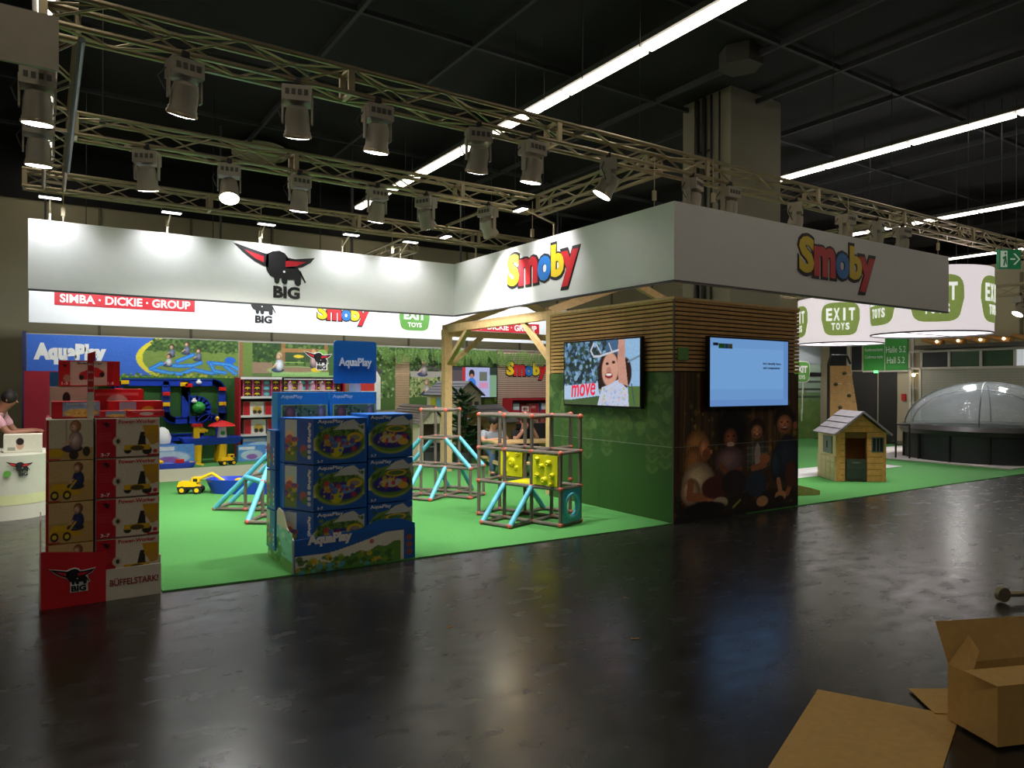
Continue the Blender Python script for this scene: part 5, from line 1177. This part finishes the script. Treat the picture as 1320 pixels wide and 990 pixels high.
# ================================================================ people
def skin_mesh(name, verts, edges, radii, m, parent=None, sub=2, root=0):
    me = bpy.data.meshes.new(name); me.from_pydata([tuple(v) for v in verts], edges, [])
    o = bpy.data.objects.new(name, me); COL.objects.link(o)
    md = o.modifiers.new('skin', 'SKIN'); md.use_smooth_shade = True
    for i, r in enumerate(radii):
        sv = me.skin_vertices[0].data[i]; sv.radius = (r, r) if not isinstance(r, tuple) else r; sv.use_root = (i == root)
    o.modifiers.new('sub', 'SUBSURF').levels = sub
    dg = bpy.context.evaluated_depsgraph_get(); dg.update()
    nm = bpy.data.meshes.new_from_object(o.evaluated_get(dg)); bpy.data.objects.remove(o)
    nm.materials.clear(); nm.materials.append(m)
    for p in nm.polygons: p.use_smooth = True
    ob = link(name, nm, parent)
    return ob
def person(label, loc, rz, J, mskin, mtop, mleg, mhair, longhair=False):
    """J: joint positions (m, local): hip chest neck head shoulderL elbowL wristL ... kneeL ankleL ..., facing -Y"""
    t = thing('person', label, 'person', loc, rz)
    V = Vector; v = []; e = []; r = []
    def add(p, rad, link_to=None):
        v.append(V(p)); r.append(rad)
        if link_to is not None: e.append((link_to, len(v)-1))
        return len(v)-1
    hip = add(J['hip'], .105); ch = add(J['chest'], .10, hip); nk = add(J['neck'], .055, ch); hd0 = V(J['head'])
    up = (hd0-V(J['neck'])).normalized()
    h1 = add(hd0-up*.06, (.062, .07), nk); h2 = add(hd0+up*.03, (.078, .092), h1); h3 = add(hd0+up*.09, (.06, .075), h2)
    for s in 'LR':
        sh = add(J['sh'+s], .06, ch); el = add(J['el'+s], .042, sh); wr = add(J['wr'+s], .028, el)
        d = (V(J['wr'+s])-V(J['el'+s])).normalized(); side = d.cross(V((0, 0, 1)))
        if side.length < .1: side = V((1, 0, 0))
        side.normalize(); dn = d.cross(side).normalized()
        if dn.z > 0: dn = -dn
        pm = add(V(J['wr'+s])+d*.05, (.034, .02), wr); pe = V(J['wr'+s])+d*.075
        for k, L in ((-1.5, .06), (-.5, .075), (.5, .08), (1.5, .07)):
            b = add(pe+side*k*.017, .0095, pm); c = add(pe+side*k*.018+d*L*.55+dn*.01, .0085, b); add(pe+side*k*.018+d*L*.85+dn*.035, .007, c)
        sg = 1 if s == 'L' else -1
        b = add(V(J['wr'+s])+d*.03+side*sg*.035, .010, pm); add(V(J['wr'+s])+d*.065+side*sg*.055+dn*.01, .008, b)
        kn = add(J['kn'+s], .062, hip); an = add(J['an'+s], .04, kn); add(V(J['an'+s])+V(J.get('toe', (0, -.13, -.04))), .036, an)
    skin_mesh('body', v, e, r, mskin, t)
    # face
    f = V(J.get('face', (0, -1, 0))).normalized(); sd = f.cross(up).normalized(); hc = hd0+up*.02
    hd = MB()
    hd.tube(hc+f*.072+up*.012, hc+f*.105-up*.018, .010, 6, .016).build('nose', mskin, t, True)
    for q in (-1, 1): MB().ball(hc+f*.078+sd*q*.03+up*.022, .010, .010, .007, 8, 6).build('eye', mat('eye_dark', S(30, 24, 22), .3), t, True); MB().ball(hc+sd*q*.082, .014, .02, .028, 8, 6).build('ear', mskin, t, True)
    MB().tube(hc+f*.078-up*.048-sd*.022, hc+f*.078-up*.048+sd*.022, .007, 6).build('mouth', mat('lip', S(160, 80, 76), .5), t, True)
    hb = MB().ball((0, 0, 0), .096, .108, .10, 14, 10); hv = []
    o = hb.build('hair', mhair, t, True); o.location = hc+up*.045-f*.028
    if longhair: b = MB().ball((0, 0, 0), .05, .05, .05).build('hair_bun', mhair, t, True); b.location = hc+up*.12-f*.07
    # clothes follow the limbs with slightly larger radii
    vv = [V(J['hip'])*.75+V(J['chest'])*.25, V(J['chest']), V(J['chest'])*.35+V(J['neck'])*.65, V(J['shL']), V(J['shL'])*.3+V(J['elL'])*.7, V(J['shR']), V(J['shR'])*.3+V(J['elR'])*.7]
    skin_mesh('shirt', vv, [(0, 1), (1, 2), (1, 3), (3, 4), (1, 5), (5, 6)], [.15, .152, .07, .078, .062, .078, .062], mtop, t)
    vv = [V(J['hip']), V(J['knL']), V(J['anL']), V(J['knR']), V(J['anR']), V(J['hip'])*.8+V(J['chest'])*.2]
    skin_mesh('trousers', vv, [(0, 1), (1, 2), (0, 3), (3, 4), (0, 5)], [.15, .08, .056, .08, .056, .15], mleg, t)
    for s in 'LR':
        a = V(J['an'+s]); tt = V(J.get('toe', (0, -.13, -.04)))
        MB().ball(a+tt*.5+V((0, 0, -.02)), .05, .12, .045, 10, 8).build('shoe', M_dark, t, True)
    return t
M_pink = mat('pink_shirt', S(214, 160, 172), .8); M_navy = mat('navy_trousers', S(40, 46, 66), .8); M_grey_t = mat('grey_shirt', S(150, 156, 166), .8); M_blk = mat('black_top', S(40, 38, 42), .8); M_jean = mat('blue_jeans', S(72, 96, 128), .8)
# woman leaning on the counter behind the red pile, facing right
Jw = dict(hip=(0, .02, .86), chest=(.20, .0, 1.12), neck=(.30, 0, 1.26), head=(.38, 0, 1.37), face=(1, -.25, -.15),
          shL=(.27, .17, 1.19), elL=(.42, .20, .96), wrL=(.62, .16, .98), shR=(.26, -.18, 1.18), elR=(.42, -.22, .96), wrR=(.64, -.14, .98),
          knL=(.05, .10, .46), anL=(.0, .10, .06), knR=(.02, -.10, .46), anR=(-.06, -.10, .06), toe=(.13, 0, -.02))
person('person in a pink top leaning forward on the counter at far left', (-.78, 11.62, .02), math.radians(-8), Jw, M_skind, M_pink, M_navy, M_hair, True)
# two people sitting at the little picnic table
Js = dict(hip=(0, .0, .42), chest=(0, -.08, .66), neck=(0, -.12, .81), head=(0, -.17, .92), face=(.6, -.7, -.35), shL=(.18, -.09, .74), elL=(.24, -.24, .62), wrL=(.10, -.42, .66), shR=(-.18, -.09, .74), elR=(-.26, -.26, .62), wrR=(-.10, -.44, .66),
          knL=(.13, -.40, .42), anL=(.13, -.36, .07), knR=(-.13, -.40, .42), anR=(-.13, -.36, .07))
person('seated person in a light grey shirt at the picnic table', (6.78, 11.02, .012), math.radians(-6), Js, M_skin, M_grey_t, M_jean, M_hair)
Jp = dict(Js); Jp.update(face=(-.2, -.8, -.4), wrR=(-.03, -.24, .84), elR=(-.24, -.24, .62), wrL=(.10, -.24, .86), elL=(.24, -.22, .62))
person('seated person in a black sleeveless top holding a phone', (7.36, 10.88, .012), math.radians(-6), Jp, M_skin, M_blk, M_navy, mat('brown_hair', S(60, 38, 28), .6), True)
o = MB().box(-.035, .035, -.005, .005, -.07, .07).build('phone', M_black); o.location = (7.37, 10.58, .90); tag(o, 'dark phone held up by the seated person', 'phone')

# ================================================================ right-hand area
M_wr = mat('beige_wall', S(186, 176, 146), .7, var=.03, scale=2)
XW = 21.2
struct('wall_right', MB().box(XW, XW+.3, 4.0, 16.4, 0, 4.9), M_wr, 'beige wall with doors and green hall sign')
struct('door_1', MB().box(XW-.02, XW, 11.95, 12.75, 0, 2.08).box(XW-.03, XW, 11.35, 11.90, 0, 2.08), mat('dark_door_leaf', S(52, 50, 46), .6), 'dark open doorway below the green sign')
struct('trim_80', MB().box(XW-.05, XW, 10.84, 10.92, 0, 3.3).box(XW-.05, XW, 12.80, 12.88, 0, 3.3), mat('pale_mullion', S(200, 196, 180), .6), 'pale door frame mullions')
t = thing('hall_sign', 'green sign with white hall numbers above the doorway', 'sign', (XW-.06, 11.7, 2.1))
MB().box(0, .05, -.68, .66, 0, 1.12).build('board', mat('sign_green', S(44, 134, 44), .5, emit=.12), t)
letters('Halle 5.2', M_white, t, (-.001, -.34, .62), (0, -1, 0), (0, 0, 1), W=.58, H=.19); letters('Hall 5.2', M_white, t, (-.001, -.34, .30), (0, -1, 0), (0, 0, 1), W=.52, H=.19)
letters('Konferenzräume', M_white, t, (-.001, .33, .64), (0, -1, 0), (0, 0, 1), W=.56, H=.10); letters('Conference rooms', M_white, t, (-.001, .33, .42), (0, -1, 0), (0, 0, 1), W=.56, H=.10)
MB().box(-.004, 0, -.02, 0, 0, 1.12).build('divider', mat('pale_mullion', S(200, 196, 180), .6), t); MB().box(-.01, .05, -.70, .68, -.05, 0).build('sill', mat('pale_mullion', S(200, 196, 180), .6), t)
for y0_, y1_, lab in ((12.45, 12.75, 'dark glazing strip left of the green sign'), (12.95, 13.5, 'dark glazing further left beside white posts')):
    o = MB().box(XW-.05, XW-.01, y0_, y1_, 2.12, 3.2).build('glazing_panel', M_pane); tag(o, lab, 'glazing')
o = MB().box(XW-.09, XW-.01, 11.9, 12.02, 2.02, 2.10).build('exit_light', mat('exit_light_green', S(120, 230, 150), .4, emit=1.5)); tag(o, 'small lit green exit light over the doorway', 'exit light')
t = thing('fire_sign', 'red fire equipment sign beside the doorway', 'sign', (XW-.03, 13.15, 1.55)); MB().box(0, .02, -.14, .14, 0, .42).build('board', mat('fire_red', S(190, 40, 40), .5), t); MB().lathe([(.09, 0), (.09, .004)], 16, axis='X', c=(-.004, 0, .18)).build('pictogram', M_white, t)
o = MB().box(XW-.05, XW, 11.08, 11.2, 1.2, 1.4).build('call_point', mat('fire_red', S(190, 40, 40), .5)); tag(o, 'small red alarm call point on the beige wall', 'alarm')
# shuttered stall on the right
t = thing('roller_shutter', 'grey slatted roller shutter stall behind the domed pool', 'shutter', (XW-.2, 8.6, 0))
me = MB().box(0, .05, -3.2, 1.95, .004, .062).mesh('slat', mat('shutter_grey', S(158, 158, 142), .55, .1))
for k in range(31): link('slat', me, t, Matrix.Translation((0, 0, k*.068)))
fm = mat('pale_mullion', S(200, 196, 180), .6)
for z in (2.14, 2.62): MB().box(-.03, .05, -3.2, 2.3, z-.03, z+.03).build('rail', fm, t)
for y in (2.28, 1.95, 1.2, .4, -.4, -1.2, -2.0): MB().box(-.03, .05, y-.03, y+.03, 2.14, 2.62).build('mullion', fm, t)
for k, (y0_, y1_, m) in enumerate(((1.95, 1.2, M_pane), (1.2, .4, mat('green_glass', S(40, 74, 40), .3)), (.4, -.4, mat('green_glass', S(40, 74, 40), .3)), (-.4, -1.2, mat('bright_pane', S(210, 214, 220), .3, emit=.5)), (-1.2, -2.0, mat('bright_pane', S(210, 214, 220), .3, emit=.5)))): MB().box(.02, .04, y1_+.03, y0_-.03, 2.17, 2.59).build('pane', m, t)
for y in (1.98, 2.26): MB().box(-.03, .05, y-.03, y+.03, 0, 2.14).build('mullion', fm, t)
for k in range(5): MB().box(-.02, .05, 2.0, 2.25, .3+k*.42, .33+k*.42).build('side_shelf', fm, t)
t = thing('stall_canopy', 'warm lit twisted canopy along the top of the shutter stall', 'canopy', (XW-.5, 7.4, 2.78))
MB().box(0, .4, -2.0, 3.2, -.1, .0).build('fascia', mat('dark_fascia', S(84, 80, 72), .6), t)
for k in range(9): MB().tube((.1, -2.0+k*.56, .03), (.2, -1.4+k*.56, .17), .10, 8, .05).build('fabric_roll', mat('amber_canvas', S(190, 140, 80), .7), t, True)
for k in range(9): MB().ball((.02, -1.8+k*.55, .09), .035, .035, .035, 8, 6).build('bulb', mat('warm_bulb', (1, .75, .45), .4, emit=9), t, True)
o = MB().ball((0, 0, 0), .05, .05, .05, 8, 6).build('wall_bulb', mat('warm_bulb', (1, .75, .45), .4, emit=9)); o.location = (XW-.3, 10.72, 1.95); tag(o, 'small warm bulb at the left post of the stall', 'bulb')
o = MB().box(XW-.02, XW, 7.3, 8.1, 3.4, 4.2).box(XW-.05, XW, 8.1, 8.16, 3.0, 4.6).build('wall_hatch', mat('dim_hatch', S(120, 112, 92), .7)); tag(o, 'dim hatch high on the beige wall', 'hatch')
# green mural with goal
cv = Canvas(110, 110, (104, 134, 70)); cv.put(cv.Y > .62, (150, 170, 150)); cv.put((cv.Y > .5) & (cv.Y < .62), (110, 140, 96)); cv.speck(100, [(90, 124, 60), (124, 150, 84)], .04, 0, 0, 1, .6, .5)
for y in (.55, .65, .75): cv.rect(0, y, 1, y+.02, (60, 74, 60))
cv.line([(.30, .25), (.34, .8)], .02, (220, 220, 206)); cv.line([(.70, .25), (.72, .8)], .02, (220, 220, 206)); cv.grain(.08)
t = thing('field_mural', 'green meadow mural with badge behind the climbing board', 'mural', (18.6, 13.2, 0)); MB().box(-1.6, 1.6, 0, .06, 0, 2.3).build('board', M_white, t); picture('print', cv, t, (-1.6, -.002, 0), (1, 0, 0), (0, 0, 1), 3.2, 2.3)
MB().box(-1.6, 1.6, -.03, .06, 1.92, 2.04).build('rail', M_dark, t); exit_badge(t, (.55, -.035, 2.05), (1, 0, 0), (0, 0, 1), .85)
MB().box(-1.5, 1.6, -.02, .06, 2.3, 3.2).build('upper_glazing', mat('grey_glazing', S(150, 160, 160), .4), t)
# climbing board
t = thing('climbing_board', 'leaning timber climbing board with black frame and holds', 'climbing wall', (17.55, 10.75, .012), math.radians(-30))
for k in range(9):
    MB().add([(-.42+k*.012, .0+k*.02, .0+k*.24), (.50-k*.03, .0+k*.02, .0+k*.24), (.50-k*.03, .05+k*.02, .0+k*.24), (-.42+k*.012, .05+k*.02, .0+k*.24),
              (-.41+k*.012, .02+k*.02, .23+k*.24), (.47-k*.03, .02+k*.02, .23+k*.24), (.47-k*.03, .07+k*.02, .23+k*.24), (-.41+k*.012, .07+k*.02, .23+k*.24)],
             [(0, 3, 2, 1), (4, 5, 6, 7), (0, 1, 5, 4), (1, 2, 6, 5), (2, 3, 7, 6), (3, 0, 4, 7)]).build('plank', M_woodd, t)
for x, z in ((.05, 1.95), (-.2, 1.66), (.15, 1.36), (-.1, 1.05), (.2, .75), (-.15, .5)): MB().ball((x, z*.083-.02, z), .06, .05, .045, 8, 6).build('climbing_hold', mat('dark_hold', S(70, 72, 40), .6), t, True)
MB().path([(-.47, 0, 0), (-.36, .2, 2.2), (-.28, .22, 2.42), (.16, .22, 2.42), (.24, .2, 2.2)], .03).build('tube_frame', M_dark, t)
t = thing('swing_set', 'thin rope swing in front of the meadow mural', 'swing', (15.6, 11.0, .012)); MB().path([(-.5, 0, 0), (-.35, .2, .9), (.5, .2, .88)], .015).build('rope_frame', mat('rope', S(206, 196, 160), .7), t)
MB().tube((-.35, .2, .9), (-.38, .2, 1.9), .012).build('rope', mat('rope', S(206, 196, 160), .7), t); MB().tube((.35, .2, .9), (.3, .2, 1.9), .012).build('rope', mat('rope', S(206, 196, 160), .7), t)
t = thing('balance_beam', 'curved pale wooden rocker lying by the tower foot', 'balance board', (9.0, 6.55, .012), math.radians(-20))
for y in (0, .22):
    mb = MB(); n = 12
    for k in range(n):
        a, b = k/n, (k+1)/n; f = lambda q: .16*math.sin(math.pi*min(1, q*.9+.1))
        mb.add([(-.6+1.3*a, y, 0), (-.6+1.3*b, y, 0), (-.6+1.3*b, y+.03, 0), (-.6+1.3*a, y+.03, 0), (-.6+1.3*a, y, .02+f(1-a)*.9), (-.6+1.3*b, y, .02+f(1-b)*.9), (-.6+1.3*b, y+.03, .02+f(1-b)*.9), (-.6+1.3*a, y+.03, .02+f(1-a)*.9)], [(0, 3, 2, 1), (4, 5, 6, 7), (0, 1, 5, 4), (2, 3, 7, 6), (1, 2, 6, 5), (3, 0, 4, 7)])
    mb.build('side_rocker', M_wood, t)
for k in range(5): MB().box(-.5+k*.22, -.44+k*.22, .03, .22, .05, .08).build('rung', M_wood, t)
# drum lampshades
def drum(label, loc, r, z0, z1, badges):
    t = thing('drum_lampshade', label, 'lampshade', (loc[0], loc[1], z0)); n = 48; h = z1-z0
    MB().lathe([(r, 0), (r, h)], n, close=False).build('fabric', mat('lit_drum_fabric', S(232, 222, 226), .7, emit=.75, var=.01), t, True)
    MB().lathe([(r, -.012), (r+.008, 0), (r, .02), (r-.012, 0)], n, close=False).build('bottom_ring', M_edge, t)
    for a in badges:
        vs = []; m = 24; a = math.radians(a); W = .98/r
        for k in range(m):
            q = 2*math.pi*k/m; cx = math.copysign(abs(math.cos(q))**.5, math.cos(q)); cz = math.copysign(abs(math.sin(q))**.5, math.sin(q)); vs.append((a+cx*W*.5*(1-.1*(cz < 0)), h*.5+cz*h*.36))
        def pt(th, z, rr): return (rr*math.cos(th), rr*math.sin(th), z)
        mb = MB(); mid = [(a, h*.5)]
        steps = 6; pts = []
        for s in range(steps+1):
            for (th, z) in vs: pts.append(pt(a+(th-a)*s/steps, h*.5+(z-h*.5)*s/steps, r+.008))
        fs = [(s*m+k, s*m+(k+1) % m, (s+1)*m+(k+1) % m, (s+1)*m+k) for s in range(steps) for k in range(m)]
        b = mb.add(pts, fs).build('badge', mat('lit_badge_green', S(140, 160, 84), .6, emit=.5), t, True)
        nrm = Vector((math.cos(a), math.sin(a), 0)); u = Vector((-math.sin(a), math.cos(a), 0))
        for word, zz, Wd, Hd in (('EXIT', .60, .74, .27), ('TOYS', .34, .46, .15)):
            tot = Wd*r*.9; nL = len(word)
            for i, ch in enumerate(word):
                th = a+((i+.5)/nL-.5)*tot/r; nn = Vector((math.cos(th), math.sin(th), 0)); uu = Vector((-math.sin(th), math.cos(th), 0))
                letters(ch, mat('lit_white_word', (1, 1, 1), .5, emit=.7), b, nn*(r+.01)+Vector((0, 0, h*zz)), uu, (0, 0, 1), W=tot/nL*(.82 if ch != 'I' else .3), H=h*Hd, bold=.03, depth=.006)
    l = bpy.data.lights.new('drum_bulb', 'POINT'); l.energy = 60; l.shadow_soft_size = .15; lo = bpy.data.objects.new('drum_bulb', l); COL.objects.link(lo); lo.parent = t; lo.location = (0, 0, h*.45)
    for k in range(3):
        q = k*2.1; MB().tube((r*math.cos(q), r*math.sin(q), h), (r*math.cos(q), r*math.sin(q), 7.29-z0), .006, 6).build('suspension_wire', M_dark, t)
    MB().path([(r*.99, 0, 0), (-r*.99, 0, 0)], .008).build('spreader', M_dark, t)
    return t
drum('white drum lampshade with green badge below the aisle banner', (19.0, 11.8), 1.13, 2.82, 4.08, (212, 140, 285, 30))
drum('larger white drum lampshade half hidden behind the end of the aisle banner', (15.6, 7.67), 1.13, 2.72, 4.02, (212, 280, 150, 30))
# hanging green exit sign
t = thing('exit_sign', 'hanging green running-man exit sign with arrow at far right', 'sign', (15.78, 6.25, 3.94), math.radians(-30))
MB().box(-.22, .22, 0, .08, 0, .38).build('box_body', mat('exit_green', S(24, 110, 66), .5, emit=.25), t)
M_exw = mat('exit_white', S(200, 214, 196), .5, emit=.25)
def sg(pts, name): MB().prism(pts, 0, .003).build(name, M_exw, t).matrix_local = frame_mx((0, -.001, 0), (1, 0, 0), (0, 0, 1))
sg([(-.20, .03), (-.06, .03), (-.06, .35), (-.20, .35)], 'door_pictogram'); sg([(.0, .175), (.1, .175), (.1, .205), (.0, .205)], 'arrow_shaft'); sg([(.06, .30), (.17, .19), (.06, .08), (.10, .08), (.20, .19), (.10, .30)], 'arrow_head')
mg = mat('exit_green', S(24, 110, 66), .5)
MB().prism([(-.15, .06), (-.12, .06), (-.10, .16), (-.085, .08), (-.07, .08), (-.08, .2), (-.09, .26), (-.16, .22), (-.15, .18), (-.12, .2)], 0, .003).build('running_figure', mg, t).matrix_local = frame_mx((0, -.004, 0), (1, 0, 0), (0, 0, 1)); MB().ball((-.10, -.005, .30), .022, .004, .022).build('figure_head', mg, t)
for x in (-.15, .15): MB().tube((x, .04, .38), (x, .04, 3.355), .006, 6).build('hanger', M_dark, t)
# domed pool
PC = (17.6, 7.45); PR = 1.6
t = thing('domed_pool', 'round black-sided pool under a clear plastic dome', 'pool', (PC[0], PC[1], .03))
M_pool = mat('black_pool_wall', S(40, 46, 50), .45)
MB().lathe([(PR, 0), (PR, .60), (PR-.05, .62), (PR-.05, .5), (PR-.06, .05)], 40, close=False).build('wall', M_pool, t, True)
MB().lathe([(PR+.06, .56), (PR+.10, .66), (PR+.02, .76), (PR-.10, .70)], 40, close=False).build('rim_tube', mat('black_rim', S(44, 42, 42), .35), t, True)
MB().lathe([(PR-.06, .48), (.01, .48)], 40).build('water', mat('pool_water', S(40, 80, 140), .08), t)
for k in range(14):
    a = 2*math.pi*k/14; c, s_ = math.cos(a), math.sin(a)
    MB().bar(((PR+.03)*c, (PR+.03)*s_, 0), ((PR+.03)*c, (PR+.03)*s_, .6), .03, .05).build('support_post', M_dark, t)
M_dome = bpy.data.materials.new('clear_dome_film'); M_dome.use_nodes = True
nt = M_dome.node_tree; b_ = nt.nodes['Principled BSDF']; b_.inputs['Base Color'].default_value = S(200, 216, 226)+(1,); b_.inputs['Roughness'].default_value = .08; b_.inputs['Alpha'].default_value = .34; b_.inputs['Specular IOR Level'].default_value = .9
nz = nt.nodes.new('ShaderNodeTexNoise'); nz.inputs['Scale'].default_value = 7; nz.inputs['Detail'].default_value = 5; bp = nt.nodes.new('ShaderNodeBump'); bp.inputs['Strength'].default_value = .7; bp.inputs['Distance'].default_value = .06
nt.links.new(nz.outputs['Fac'], bp.inputs['Height']); nt.links.new(bp.outputs['Normal'], b_.inputs['Normal'])
prof = [(PR*math.cos(math.radians(a)), .70+1.0*math.sin(math.radians(a))) for a in range(0, 91, 9)]; prof[-1] = (.01, 1.70)
MB().lathe(prof, 40, close=False).build('dome_film', M_dome, t, True)
for k in range(2):
    a = math.radians(-56+k*75); mb = MB(); pts = [Vector((PR*.995*math.cos(math.radians(q))*math.cos(a), PR*.995*math.cos(math.radians(q))*math.sin(a), .70+.99*math.sin(math.radians(q)))) for q in range(0, 181, 10)]
    MB().path(pts, .014, 6).build('dome_hoop', M_dark, t)
a = math.radians(-56); off = Vector((math.sin(a), -math.cos(a), 0))*-.85
mb = MB(); pts = [Vector((PR*.83*math.cos(math.radians(q))*math.cos(a), PR*.83*math.cos(math.radians(q))*math.sin(a), .72+.80*math.sin(math.radians(q))))+off for q in range(0, 181, 10)]; mb.path(pts, .016, 6).build('dome_hoop', M_dark, t)
t2 = thing('pool_steps', 'dark ladder frame at the left side of the pool', 'ladder', (16.02, 8.3, .03))
MB().path([(0, 0, 0), (0, 0, .75), (-.12, .1, .75)], .02).build('ladder_rail', M_dark, t2); MB().path([(-.1, .25, 0), (-.1, .25, .75), (.02, .2, .75)], .02).build('ladder_rail', M_dark, t2); MB().bar((0, 0, .3), (-.1, .25, .3), .05, .02).build('tread', M_dark, t2)

# ================================================================ cardboard in the right foreground
def slab(poly, z0, z1, name, label, cat): return tag(MB().prism(poly, z0, z1).build(name, M_brown), label, cat)
slab([(3.49, 2.29), (2.58, 1.93), (2.73, 1.36), (3.80, 1.72)], .002, .008, 'cardboard_sheet', 'large flat brown cardboard sheet on the dark floor', 'cardboard')
slab([(3.90, 2.02), (3.72, 1.80), (4.10, 1.50), (4.25, 1.80)], .009, .014, 'cardboard_offcut', 'small brown cardboard piece between sheet and open carton', 'cardboard')
t = thing('open_carton', 'open brown cardboard carton with raised flaps at lower right', 'carton', (3.60, 1.47, .016), math.radians(-21.8))
L, D, Hh, th = .52, .28, .27, .006   # local x along the front, y to the back
MB().box(0, L, 0, th, 0, Hh).build('front_wall', M_brown, t); MB().box(0, L, D-th, D, 0, Hh).build('back_wall', M_brown, t); MB().box(0, th, th, D-th, 0, Hh).build('side_wall', M_brown, t); MB().box(L-th, L, th, D-th, 0, Hh).build('side_wall', M_brown, t); MB().box(th, L-th, th, D-th, 0, th).build('bottom', M_brown, t)
def flap(a, b, c, d): 
    n = (Vector(b)-Vector(a)).cross(Vector(d)-Vector(a)).normalized()*th; v = [Vector(q) for q in (a, b, c, d)]
    MB().add(v+[q+n for q in v], [(0, 1, 2, 3), (4, 5, 6, 7), (0, 1, 5, 4), (1, 2, 6, 5), (2, 3, 7, 6), (3, 0, 4, 7)]).build('flap', M_brown, t)
flap((0, 0, Hh), (L, 0, Hh), (L-.02, .13, Hh+.025), (-.06, .13, Hh+.025))
flap((0, D, Hh), (L, D, Hh), (L, D+.07, Hh+.18), (-.02, D+.06, Hh+.19))
flap((0, .14, Hh), (0, D, Hh), (.10, D-.02, Hh+.14), (.06, .16, Hh+.10))
t = thing('metal_bar', 'chrome tube with round end lying on the floor at the right edge', 'metal bar', (6.1, 2.46, .06), math.radians(-24))
MB().lathe([(.025, -.02), (.055, -.02), (.055, .02), (.025, .02)], 18, axis='Y').build('ring_end', M_truss, t, True); MB().tube((.03, .0, 0), (.9, 0, -.02), .022, 12).build('tube', M_truss, t, True); MB().lathe([(.04, -.015), (.04, .015)], 12, axis='Y', c=(.6, 0, -.02)).build('wheel', M_dark, t, True)
# small litter on the aisle floor
M_chip = mat('wood_chip', S(190, 140, 80), .8)
for k, (x, y, w_) in enumerate(((3.2, 3.4, .06), (2.3, 4.25, .05), (3.75, 4.1, .03))):
    o = MB().box(-w_/2, w_/2, -.006, .006, 0, .004).build('floor_scrap', M_chip); o.location = (x, y, .0005); o.rotation_euler = (0, 0, k*.9-.4); tag(o, ['thin tan scrap on the aisle floor in front of the tower', 'orange scrap on the aisle floor below the blue pile', 'tiny scrap on the aisle floor nearest the tower'][k], 'scrap')
